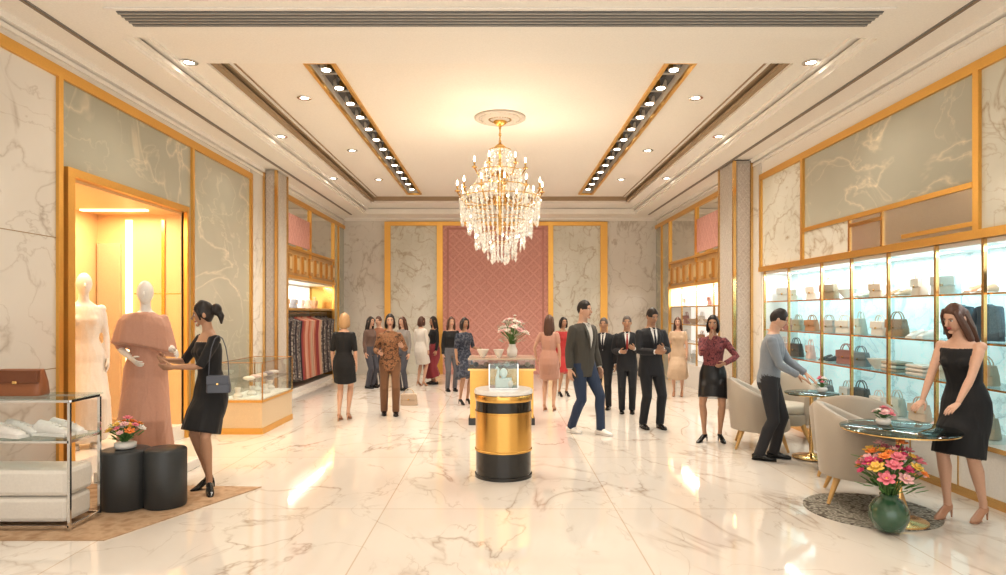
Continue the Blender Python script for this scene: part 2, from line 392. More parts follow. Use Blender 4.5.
sbox(p,s,W,W-.02,wy(762),wy(805),2.3,ZR,MPALE); sbox(p,s,W,W-.02,wy(805),wy(980),2.72,ZR,MGREEN)
sbox(p,s,W,W-.02,wy(980),1,2.3,ZR,MPALE); sbox(p,s,W,W-.02,1,-3,0,ZR,MWHITE)
sbox(p,s,W,W-.025,wy(805),wy(852),2.3,2.7,MPALE); sbox(p,s,W,W-.025,wy(852),wy(885),2.3,2.7,BRONZE)  # pale marble panel stands in for a reflection in the mirror band
sbox(p,s,W,W-.025,wy(885),wy(980),2.3,2.7,BRONZE); sbox(p,s,W,W-.02,wy(762),10.5,0,4.0,MWHITE)
p.finish('trim_right_marble_panels')
p=M()
sbox(p,s,W,W-.05,-3,wy(762),ZR,ZR+.09,GOLDL); sbox(p,s,W,W-.06,YC0,wy(762),2.245,2.32,GOLDL)
for px in (763,805,981): sbox(p,s,W,W-.05,wy(px)-.035,wy(px)+.035,2.32,ZR,GOLDL)
for px in (852,885,): sbox(p,s,W,W-.04,wy(px)-.018,wy(px)+.018,2.32,2.69,BRASS)
sbox(p,s,W,W-.045,wy(852),wy(885),2.60,2.64,BRASS)
sbox(p,s,W,W-.045,wy(805)-.035,wy(980)+.035,2.69,2.74,GOLDL)
sbox(p,s,W,W-.04,wy(905),wy(980)+.035,2.36,2.40,GOLDL)
p.finish('trim_right_gold')
a=M()
sbox(a,s,4.59,4.62,YC0,YC1,.5,2.24,GLOW); sbox(a,s,W-.02,4.62,YC0,YC1,0,.47,WHITEL)
sbox(a,s,W-.04,4.59,YC0,YC1,.47,.5,WHITEL); sbox(a,s,W-.05,W-.041,YC0,YC1,.465,.505,BRASS); sbox(a,s,W-.03,W-.021,YC0,YC1,.0,.08,BRASS)
sbox(a,s,W,4.59,YC0,YC0+.03,.5,2.2,WHITEL); sbox(a,s,W,4.59,YC1-.03,YC1,.5,2.2,WHITEL); sbox(a,s,W,4.59,YC0,YC1,2.2,2.24,WHITEL)
mull=[YC1-.02]+[wy(px) for px in (790,823,853,890,938,986)]+[4.6,3.9]
SH=[.97,1.35,1.78]
for y in mull:
    sbox(a,s,W-.03,W-.001,y-.014,y+.014,.5,2.24,BRASS)
    sbox(a,s,W+.021,4.58,y-.004,y+.004,.5,2.2,GLASSB)
for z in SH:
    sbox(a,s,W+.02,4.585,YC0+.03,YC1-.03,z-.008,z,GLASSB); sbox(a,s,W+.008,W+.02,YC0+.03,YC1-.03,z-.012,z+.004,BRASS)
for y0,y1 in zip(mull[1:],mull[:-1]):
    sbox(a,s,W-.03,W-.02,(y0+y1)/2-.003,(y0+y1)/2+.003,.08,.46,BRASS)
a.finish('display_cabinet')
a=M()
sbox(a,s,4.59,4.62,11.3,15.6,.5,2.16,mat('backlit_white',(.9,.9,.88),.4,emit=.55,emc=(1,.95,.88))); sbox(a,s,W-.02,4.62,11.3,15.6,0,.5,WHITEL)
for y in (11.32,12.4,13.5,14.6,15.58): sbox(a,s,W-.03,W,y-.02,y+.02,.5,2.16,BRASS)
for z in (.95,1.35,1.75): sbox(a,s,W,4.59,11.3,15.6,z-.02,z,WHITEL); sbox(a,s,W-.01,W,11.3,15.6,z-.022,z+.004,BRASS)
a.finish('display_cabinet')

# ------------------------------------------------------------ props
def handbag(loc,w_,h_,d_,m,yaw=0,handle=True,strap=False,name='handbag',m2=None):
    b=M(); prof=[(0,.96,1.0),(.08,1.0,1.02),(.5,.97,.85),(.85,.9,.6),(1,.86,.5)]
    vs=[];n=20
    for z,sx,sy in prof:
        for j in range(n):
            th=2*pi*j/n; cx,sy_=cos(th),sin(th)
            e=.35; vs.append(V((w_/2*sx*math.copysign(abs(cx)**e,cx),d_/2*sy*math.copysign(abs(sy_)**e,sy_),h_*z)))
    fs=[]
    for i in range(len(prof)-1):
        for j in range(n): j2=(j+1)%n; fs.append((i*n+j,i*n+j2,(i+1)*n+j2,(i+1)*n+j))
    fs.append(tuple(range(n-1,-1,-1))); fs.append(tuple((len(prof)-1)*n+j for j in range(n)))
    b.add((vs,fs),m)
    fl=m2 or m
    b.box(-w_*.46,w_*.46,-d_*.5-.004,-d_*.28,h_*.5,h_*.98,fl)
    b.box(-w_*.05,w_*.05,-d_*.5-.012,-d_*.5+.0,h_*.46,h_*.58,BRASS)
    if handle:
        for sy in (-.15,.15):
            P=[(w_*.3*cos(pi*i/8),d_*sy,h_*.92+h_*.5*sin(pi*i/8)) for i in range(9)]
            b.tube(P,[.007]*9,fl,ref=(0,1,0),n=6)
    if strap:
        P=[(w_*.42*cos(pi*i/8),0,h_*.9+strap*sin(pi*i/8)) for i in range(9)]
        b.tube(P,[.005]*9,fl,ref=(0,1,0),n=6)
    return b.finish(name,loc,yaw,bevel=.004)
LE=[mat('leather_%d'%i,c,.35) for i,c in enumerate([(.09,.08,.08),(.5,.28,.16),(.7,.6,.5),(.84,.8,.75),(.42,.22,.2),(.6,.47,.36),(.3,.3,.33),(.78,.6,.56),(.84,.8,.74),(.62,.66,.66)])]
def bowl(loc,r,m): 
    M().lathe([(.3*r,0),(.35*r,.01),(.7*r,.06),(r,.12),(.95*r,.12),(.6*r,.05),(0.01,.03)],(0,0,0),m,24).finish('decorative_bowl',loc)
def shoepair(loc,m,sole,yaw=0,sc=1.0,name='shoe_pair'):
    b=M()
    for dx in (-.055,.055):
        pts=[(-.13,.075,.03,.05),(-.12,.055,.036,.055),(-.05,.05,.038,.05),(.02,.042,.04,.042),(.08,.033,.044,.03),(.13,.025,.036,.02),(.15,.02,.015,.01)]
        b.tube([(dx,-y*sc,z*sc) for y,z,_,_ in pts],[(r*sc,q*sc) for _,_,r,q in pts],m,n=12)
        b.box(dx-.042*sc,dx+.042*sc,-.15*sc,.135*sc,0,.02*sc,sole)
        for q in range(3): b.box(dx-.02,dx+.02,(-.02-.03*q)*sc-.004,(-.02-.03*q)*sc+.004,(.082-.008*q)*sc,(.088-.008*q)*sc,WHITEL)
    return b.finish(name,loc,yaw,bevel=.006)
def fold(loc,m,m2):
    b=M()
    for i in range(3): b.box(-.14,.14,-.1,.1,i*.04,i*.04+.035,(m,m2)[i%2])
    b.finish('folded_garment_stack',loc,pi/2,bevel=.015)
for z in [.505]+SH:
    for y0,y1 in zip(mull[1:],mull[:-1]):
        nn=2 if y1-y0>.66 else 1
        for k in range(nn):
            y=y0+(y1-y0)*(k+.5)/nn+random.uniform(-.04,.04); r=random.random(); x=4.3
            if 5.6<y<6.55 and z==1.35: continue
            if r<.66: 
                ww=random.uniform(.23,.31); handbag((x,y,z+.002),ww,ww*.68,.1,random.choice(LE),-pi/2+random.uniform(-.3,.3))
            elif r<.82: shoepair((x,y,z+.002),random.choice(LE),LE[3],-pi/2+.4,.85)
            elif r<.94: fold((x,y,z+.002),random.choice(LE[1:]),LE[3])
            else: bowl((x,y,z+.002),.12,random.choice(LE[2:]))
for z in (.5,.95,1.35,1.75):
    for i in range(7):
        y=11.6+i*.58
        if random.random()<.85:
            if z==1.35 and i%2: bowl((4.33,y,z+.002),.17,LE[5])
            else: handbag((4.33,y,z+.002),.28,.19,.1,random.choice(LE),-pi/2)
for i in range(7): handbag((-4.4,12.3+i*.52,1.692),.27,.2,.1,random.choice(LE),pi/2)
def garment(b,x,y,ztop,L,m,wd=.2,th=.032,alongx=True):
    ph=random.random()*6; R=[];P=[]
    pr=[(0,.05,.6),(.03,.12,.9),(.07,1.0,1),(.3,.86,1),(.6,.92,1.1),(1,1.08,1.25)]
    for t_,a_,q in pr: P.append((x,y,ztop-L*t_)); R.append((wd*a_,th*q))
    g=tubegeo(P,R,V((1,0,0)) if alongx else V((0,1,0)),18)
    vs=[]
    for i,q in enumerate(g[0]):
        r=i//18; a=i%18; o=.012*sin(a*2.1+ph)*(r/5)
        vs.append(q+V((0,o,0)) if alongx else q+V((o,0,0)))
    b.add((vs,g[1]),m)
    b.tube([(x,y,ztop-.01),(x,y,ztop+.07),(x+.02,y,ztop+.09)],[.003]*3,CHROME,n=6)
b=M(); 
for yy,m_ in ((5.85,mat('navy_cloth',(.08,.11,.15),.8)),(6.2,mat('teal_cloth',(.1,.17,.21),.8))):
    garment(b,4.4,yy,1.69,.33,m_,.15,.05,False)
    for sg in (-1,1): b.tube([(4.4,yy+sg*.12,1.65),(4.38,yy+sg*.17,1.5),(4.38,yy+sg*.18,1.40)],[.035,.03,.025],m_,n=8)
b.finish('hanging_jacket')
cl=[printed('rack_print_1',(.2,.16,.14),(.05,.04,.04),(.42,.37,.32),30),mat('rack_dark',(.05,.04,.05),.8),mat('rack_wine',(.3,.06,.06),.8),printed('rack_print_2',(.1,.12,.12),(.28,.24,.22),(.06,.05,.05),22),
    mat('rack_blush',(.58,.32,.24),.8),mat('rack_rust',(.48,.16,.09),.8),mat('rack_beige',(.55,.4,.29),.8)]
b=M(); b.tube([(-4.25,11.97,1.6),(-4.25,15.88,1.6)],[.014,.014],BRASS,n=8)
for i in range(34):
    y=12.08+i*.11
    m=cl[[0,1,0,3,1,0,3,1,0,3,1,2,5,4,4,5,4,6,4,5,2,2,4,6][i%24]]
    garment(b,-4.2,y,1.53,1.3 if i>8 else 1.22,m,.2,.04)
b.finish('clothes_rack')

UP=mat('taupe_upholstery',(.46,.40,.33),.8,sheen=.3,bump=.15,bscale=200); UPL=mat('taupe_upholstery_light',(.58,.52,.44),.8,bump=.1)
WOOD=mat('honey_wood',(.62,.38,.14),.4)
def chair(x,y,yaw,zz0=.001):
    b=M(); n=32; vs=[];fs=[]; a0=radians(-42); a1=radians(222)
    prof=[(0,0),(-.05,.5),(0,.96),(.3,1.02),(.7,1.02),(1,.96),(1,0)]
    for i in range(n+1):
        t=i/n; th=a0+(a1-a0)*t; k=sin(pi*t)
        ht=.57+.24*k**1.6; zb=.22
        for q,zz in prof:
            r=.37-.08*q; fl=.93+.13*min(zz,1)
            vs.append(V((r*fl*cos(th),r*fl*sin(th),zb+(ht-zb)*zz)))
    m=len(prof)
    for i in range(n):
        for j in range(m):
            j2=(j+1)%m; fs.append((i*m+j,(i+1)*m+j,(i+1)*m+j2,i*m+j2))
    fs.append(tuple(range(m))); fs.append(tuple(n*m+m-1-j for j in range(m)))
    b.add((vs,fs),UP)
    b.lathe([(.05,.21),(.30,.21),(.325,.24),(.32,.34),(.29,.35)],(0,0,0),UP,32)
    b.lathe([(.05,.35),(.27,.35),(.29,.37),(.29,.43),(.265,.46),(.05,.475)],(0,-.015,0),UPL,32)
    for sx in (-1,1):
        for sy in (-1,1):
            b.tube([(sx*.2,sy*.2,.25),(sx*.285,sy*.285,.003)],[.03,.014],WOOD,n=10)
    b.finish('barrel_armchair',(x,y,zz0),yaw)
chair(3.12,5.58,radians(66),.012)
chair(3.14,7.82,radians(70)); chair(3.52,6.5,radians(150)); chair(3.62,8.3,radians(-20))
TG=glassmat('table_glass',(.58,.68,.66),.14)
def table(x,y,r,z=.72):
    b=M(); b.lathe([(.02,z-.012),(r-.01,z-.012),(r,z-.006),(r-.006,z),(.02,z)],(0,0,0),TG,40)
    b.lathe([(r*.985,z-.022),(r*.985,z-.013),(r*.93,z-.013),(r*.93,z-.022)],(0,0,0),BRASS,40)
    b.lathe([(.2,0),(.2,.012),(.05,.03),(.022,.06),(.02,z-.06),(.1,z-.02)],(0,0,0),BRASS,28)
    b.finish('round_glass_table',(x,y,.011))
table(3.07,5.0,.41); table(3.45,7.2,.28)
M().lathe([(.02,0.0),(.5,0.0),(.5,.008),(.02,.01)],(3.02,5.3,0.001),RUG2,48).finish('round_rug')
def flowers(name,loc,vase,R,H,cols,n,bs,vm,seed=1,spread=1.0,leaf=(.1,.25,.06)):
    random.seed(seed); b=M()
    if vase: b.lathe(vase,(0,0,0),vm,28)
    z0=vase[-1][1] if vase else 0
    lm=mat('leaf_%s'%name,leaf,.5); sm=mat('stem_green',(.12,.25,.07),.6)
    for i in range(n):
        a=i*2.399; q=sqrt((i+.5)/n); rr=R*q*spread; hz=z0+H*(1-.55*q*q)*random.uniform(.75,1.2)
        p=V((rr*cos(a),rr*sin(a),hz)); b.tube([(0,0,z0*.6),(p.x*.4,p.y*.4,z0+(hz-z0)*.5),p],[.004]*3,sm,n=5)
        d=(p-V((0,0,z0-.1))).normalized(); m=cols[(i*7+i//3)%len(cols)]
        A,B=frame(d,V((1,0,0)))
        mx=Matrix((A,B,d)).transposed().to_4x4()
        s_=bs*random.uniform(.6,1.3)
        for ring,(cnt,tilt,ln) in enumerate(((6,.35,1.0),(5,.95,.75))):
            for k in range(cnt):
                th=2*pi*k/cnt+ring*.5
                pm=T(*p)@mx@Rz(th)@Matrix.Rotation(-tilt,4,'Y')
                b.add(sphgeo((s_*.5*ln,0,0),(s_*.5*ln,s_*.3,s_*.08),8,5),m,True,pm)
        b.ball(p+d*s_*.15,s_*.16,cols[(i+1)%len(cols)],8,6)
    for i in range(int(n*1.5)):
        a=i*1.7; rr=R*random.uniform(.7,1.25); hz=z0+H*random.uniform(.1,.85)
        dv=V((cos(a),sin(a),random.uniform(.1,.7))).normalized(); A,B=frame(dv,V((0,0,1)))
        mx=T(rr*cos(a)*.8,rr*sin(a)*.8,hz)@Matrix((dv,B,A)).transposed().to_4x4()
        b.add(sphgeo((0,0,0),(bs*.9,bs*.3,bs*.04),8,5),lm,True,mx)
    return b.finish(name,loc,auto=False)
PK=mat('petal_pink',(.82,.26,.32),.6); OR=mat('petal_orange',(.88,.3,.07),.6); YE=mat('petal_yellow',(.88,.6,.14),.6); WH=mat('petal_white',(.86,.8,.74),.6); RD=mat('petal_magenta',(.66,.08,.2),.6); LP=mat('petal_blush',(.82,.5,.5),.6)
GV=mat('green_glass_vase',(.03,.10,.05),.08,coat=1)
flowers('flower_vase',(2.86,4.78,.012),[(.06,0),(.1,.02),(.135,.1),(.13,.17),(.09,.23),(.06,.25),(.065,.27)],.22,.34,[PK,OR,YE,RD,LP],42,.055,GV,3)
flowers('flower_centerpiece',(3.02,5.12,.732),[(.03,0),(.05,.01),(.055,.04),(.04,.055)],.07,.07,[LP,PK,WH],12,.035,WHITEL,4)
flowers('flower_centerpiece',(3.57,7.2,.732),[(.03,0),(.05,.01),(.055,.04),(.04,.055)],.06,.1,[WH,PK],10,.03,WHITEL,5)
flowers('flower_bouquet',(-3.1,5.38,.49),[(.05,0),(.08,.01),(.085,.05),(.06,.06)],.13,.17,[PK,YE,OR,LP,WH],26,.04,WHITEL,6)
for x,y,r in ((-3.1,5.39,.19),(-2.79,5.42,.165)):
    M().lathe([(r-.02,0),(r-.005,.004),(r-.005,.012),(r,.02),(r,.46),(r-.006,.472),(r-.02,.479),(.01,.48)],(0,0,0),BLK,40).finish('drum_stool',(x,y-.0,.009))
me=M(); vs=[V(q) for z in (.001,.008) for q in ((-3.95,4.6,z),(-2.8,4.6,z),(-2.2,6.0,z),(-3.95,6.1,z))]
me.add((vs,[(3,2,1,0),(4,5,6,7),(0,1,5,4),(1,2,6,5),(2,3,7,6),(3,0,4,7)]),RUGM,False).finish('area_rug')
M().box(-3.85,-3.15,6.15,6.85,0,.1,WHITEL).finish('mannequin_podium',bevel=.01)
b=M(); X0,X1,Y0,Y1=-4.02,-3.18,4.8,5.16
for x in (X0,X1):
    for y in (Y0,Y1): b.box(x-.01,x+.01,y-.01,y+.01,.01,.95,CHROME)
for z in (.96,.66,.035):
    b.box(X0,X1,Y0-.01,Y0+.01,z-.009,z+.009,CHROME); b.box(X0,X1,Y1-.01,Y1+.01,z-.009,z+.009,CHROME)
    for x in (X0,X1): b.box(x-.01,x+.01,Y0+.01,Y1-.01,z-.009,z+.009,CHROME)
b.box(X0-.02,X1+.02,Y0-.02,Y1+.02,.97,.982,GLASSB); b.box(X0,X1,Y0,Y1,.67,.682,GLASSB)
b.finish('glass_display_table')
b=M(); b.box(-4.0,-3.22,4.83,5.13,.05,.24,WHITES); b.box(-4.01,-3.21,4.825,5.135,.245,.45,WHITES)
b.finish('leather_ottoman',bevel=.035)
handbag((-3.66,4.98,.983),.36,.2,.15,mat('brown_leather',(.32,.12,.05),.35),0,handle=False,name='leather_satchel',m2=mat('brown_leather_dark',(.2,.07,.03),.35))
WS=mat('white_sneaker',(.84,.82,.79),.5)
shoepair((-3.68,4.92,.684),WS,WS,radians(75),1.1,'sneaker_pair'); shoepair((-3.38,4.98,.684),WS,WS,radians(75),1.1,'sneaker_pair')
def vitrine(x0,x1,y0,y1,name='glass_display_case'):
    b=M(); b.box(x0,x1,y0,y1,0,.08,GOLDL); b.box(x0+.01,x1-.01,y0+.01,y1-.01,.08,.42,mat('vitrine_cream',(.78,.64,.44),.3,.3))
    b.box(x0,x1,y0,y1,.42,.45,GOLDL)
    b.box(x0+.02,x1-.02,y0+.02,y1-.02,.45,.47,mat('vitrine_glow',(.86,.85,.80),.4,emit=.1,emc=(1,.93,.8)))  # deck given a faint glow of its own to brighten the interior
    for x in (x0,x1-.014):
        for y in (y0,y1-.014): b.box(x,x+.014,y,y+.014,.45,.93,BRASS)
    for a in (x0,x1-.006): b.box(a,a+.006,y0+.014,y1-.014,.45,.93,GLASS)
    for a in (y0,y1-.006): b.box(x0+.014,x1-.014,a,a+.006,.45,.93,GLASS)
    b.box(x0,x1,y0,y1,.932,.944,GLASS)
    for a in (x0,x1-.01): b.box(a,a+.01,y0,y1,.944,.95,BRASS)
    for a in (y0,y1-.01): b.box(x0,x1,a,a+.01,.944,.9505,BRASS)
    b.box(x0+.01,x1-.01,y0+.01,y1-.01,.69,.698,GLASS)
    for i in range(5):
        yy=y0+.15+i*(y1-y0-.3)/4
        b.lathe([(.06,.47),(.07,.5),(.03,.54),(.04,.6)],((x0+x1)/2-.1+.1*(i%3),yy,0),(LE[3],WHITEL)[i%2],14); b.ball(((x0+x1)/2+.05,yy,.73),(.08,.06,.03),(LE[3],LE[7],LE[2],LE[6],LE[3])[i])
    return b.finish(name)
vitrine(-3.72,-3.14,8.6,9.85)
KX,KY=.035,6.46
b=M(); r=.28
b.lathe([(r+.005,0),(r+.005,.03),(r-.005,.035),(r-.005,.26)],(0,0,0),BLACKL,48)
b.lathe([(r+.004,.26),(r+.004,.275),(r-.002,.28),(r-.002,.63),(r+.004,.635),(r+.004,.65)],(0,0,0),GOLD,48)
b.lathe([(r-.006,.65),(r-.006,.70),(r-.006,.75)],(0,0,0),BLACKL,48)
b.lathe([(r-.0,.75),(r+.004,.76),(r+.004,.80),(r,.81)],(0,0,0),GOLD,48)
b.lathe([(r-.01,.81),(r+.01,.82),(r+.01,.85),(r,.862),(.01,.863)],(0,0,0),WHITEL,48)
b.finish('round_display_pedestal',(KX,KY,0))
b=M(); q=.14
IJ=mat('ice_jewel',(.8,.9,.9),.05); IB=mat('ice_block',(.74,.84,.84),.2)
b.box(-q,q,-q,q,0,.015,CHROME)
for sx in (-1,1):
    for sy in (-1,1): b.box(sx*q-.005,sx*q+.005,sy*q-.005,sy*q+.005,.015,.25,CHROME)
b.box(-q,q,-q-.002,-q+.002,.015,.25,GLASS); b.box(-q,q,q-.002,q+.002,.015,.25,GLASSB)
b.box(-q-.002,-q+.002,-q,q,.015,.25,GLASS); b.box(q-.002,q+.002,-q,q,.015,.25,GLASS); b.box(-q-.005,q+.005,-q-.005,q+.005,.251,.258,GLASSB)
b.box(-.08,.08,-.05,.05,.016,.1,IB); b.ball((0,0,.15),(.04,.03,.05),IJ)
b.tube([(-.06,0,.1),(-.05,0,.19),(-.07,.01,.2)],[.02,.012,.02],IJ,n=8)
b.ball((.07,-.07,.05),(.025,.02,.035),WHITEL)
b.finish('glass_jewelry_case',(KX,KY,.864))
b=M(); b.box(-.45,.5,9.3,10.0,0,.1,BLACKL); b.box(-.43,.48,9.32,9.98,.1,.78,GOLD); b.box(-.46,.51,9.29,10.01,.78,.81,BRASS)
b.box(-.45,.5,9.3,10.0,.81,.93,GLASSB); b.box(-.46,.51,9.29,10.01,.931,.955,mat('counter_top_stone',(.55,.45,.36),.2))
for i in range(6): b.ball((-.35+i*.15,9.45,.86),(.04,.04,.035),LE[i%9])
b.finish('display_counter')
for i,(x,y,rr) in enumerate(((-.25,9.5,.09),(-.02,9.45,.08))): bowl((x,y,.957),rr,LE[3])
flowers('flower_arrangement',(.18,9.6,.956),[(.05,0),(.07,.01),(.08,.1),(.05,.17),(.06,.19)],.21,.38,[WH,WH,LP],36,.055,WHITEL,9,leaf=(.5,.48,.38))

# ------------------------------------------------------------ chandelier
b=M(); CX,CY=0.0,9.15
rz=4.36
b.lathe([(.36,rz),(.36,rz-.02),(.33,rz-.035),(.30,rz-.02),(.27,rz-.02),(.24,rz-.045),(.19,rz-.05),(.17,rz-.03),(.13,rz-.03),(.1,rz-.06)],(0,0,0),MEDAL,48)
for i in range(24):
    a=2*pi*i/24; b.ball((.285*cos(a),.285*sin(a),rz-.02),(.022,.022,.016),MEDAL,8,5); b.ball((.15*cos(a),.15*sin(a),rz-.035),(.015,.015,.012),TRIM_SHADE,6,4)
b.lathe([(.09,rz-.055),(.1,rz-.075),(.05,rz-.11),(.015,rz-.13)],(0,0,0),GOLDL,24)
zz=rz-.12
for i in range(6): b.ball((0,0,zz-.025-i*.05),(.012 if i%2 else .02,.02 if i%2 else .012,.03),BRASS,8,6)
b.lathe([(.01,4.0),(.05,3.97),(.09,3.93),(.03,3.88),(.04,3.7),(.07,3.6),(.03,3.5),(.05,3.3),(.11,3.18),(.05,3.1),(.03,2.9),(.07,2.8),(.02,2.7)],(0,0,0),BRASS,20)
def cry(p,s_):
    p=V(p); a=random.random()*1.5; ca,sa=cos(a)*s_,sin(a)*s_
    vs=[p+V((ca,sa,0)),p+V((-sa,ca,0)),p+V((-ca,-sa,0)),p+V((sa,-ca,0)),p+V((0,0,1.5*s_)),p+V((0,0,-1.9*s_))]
    b.add((vs,[(0,1,4),(1,2,4),(2,3,4),(3,0,4),(1,0,5),(2,1,5),(3,2,5),(0,3,5)]),CRYS_GLOW,False)
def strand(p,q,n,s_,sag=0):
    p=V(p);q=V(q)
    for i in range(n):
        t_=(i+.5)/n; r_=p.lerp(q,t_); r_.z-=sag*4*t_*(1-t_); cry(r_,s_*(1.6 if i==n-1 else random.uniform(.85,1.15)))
def ring(r,z,th=.012): 
    n=36; vs,fs=tubegeo([(r*cos(2*pi*i/n),r*sin(2*pi*i/n),z) for i in range(n+1)],[th]*(n+1),V((0,0,1)),6); b.add((vs,fs),BRASS)
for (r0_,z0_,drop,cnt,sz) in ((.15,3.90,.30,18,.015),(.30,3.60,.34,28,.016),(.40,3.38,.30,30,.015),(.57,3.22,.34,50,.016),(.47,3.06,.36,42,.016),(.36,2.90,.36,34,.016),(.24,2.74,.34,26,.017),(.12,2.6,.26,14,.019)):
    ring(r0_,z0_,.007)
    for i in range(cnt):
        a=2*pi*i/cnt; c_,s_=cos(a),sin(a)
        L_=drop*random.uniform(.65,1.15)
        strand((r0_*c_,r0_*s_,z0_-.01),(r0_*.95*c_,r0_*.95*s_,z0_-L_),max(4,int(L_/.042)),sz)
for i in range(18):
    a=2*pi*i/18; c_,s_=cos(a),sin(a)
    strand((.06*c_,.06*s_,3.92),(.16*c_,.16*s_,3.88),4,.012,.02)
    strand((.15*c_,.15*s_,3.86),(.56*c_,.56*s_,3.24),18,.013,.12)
for i in range(12):
    a=2*pi*i/12+.1; c_,s_=cos(a),sin(a)
    for R_,zb,zc_ in ((.60,3.30,3.14),(.36,3.64,3.54)):
        if R_<.5 and i%2: continue
        P=[(.06*c_,.06*s_,zb-.02),(R_*.4*c_,R_*.4*s_,zc_-.05),(R_*.8*c_,R_*.8*s_,zc_-.02),(R_*c_,R_*s_,zb)]
        b.tube(P,[.012,.01,.01,.01],BRASS,n=6)
        b.lathe([(.01,zb),(.04,zb+.01),(.035,zb+.02),(.012,zb+.025),(.012,zb+.09)],(R_*c_,R_*s_,0),BRASS,12)
        b.lathe([(.006,zb+.09),(.012,zb+.11),(.009,zb+.14),(.002,zb+.165)],(R_*c_,R_*s_,0),BULB,10)
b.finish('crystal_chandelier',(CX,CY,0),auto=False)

# ------------------------------------------------------------ humans
def ik(a,t,l1,l2,hint):
    d=t-a; L=d.length; mxl=(l1+l2)*.998
    if L>mxl: t=a+d*(mxl/L); d=t-a; L=d.length
    u=d/L; p=(l1*l1-l2*l2+L*L)/(2*L); hh=sqrt(max(l1*l1-p*p,0))
    hv=hint-u*hint.dot(u); hv.normalize()
    return a+u*p+hv*hh,t
FT=[(.80,.10,.09,0),(.86,.165,.115,.012),(.93,.172,.122,.012),(1.0,.15,.105,.005),(1.09,.122,.09,0),(1.18,.132,.098,0),(1.28,.147,.115,-.01),(1.36,.15,.095,0),(1.415,.135,.072,.005),(1.45,.085,.058,.01),(1.48,.05,.05,.01)]
MT=[(.80,.11,.10,0),(.87,.165,.118,.01),(.95,.162,.118,.008),(1.05,.148,.11,0),(1.15,.158,.114,0),(1.27,.18,.125,-.005),(1.36,.187,.112,0),(1.42,.165,.085,.005),(1.46,.1,.062,.01),(1.49,.06,.055,.01)]
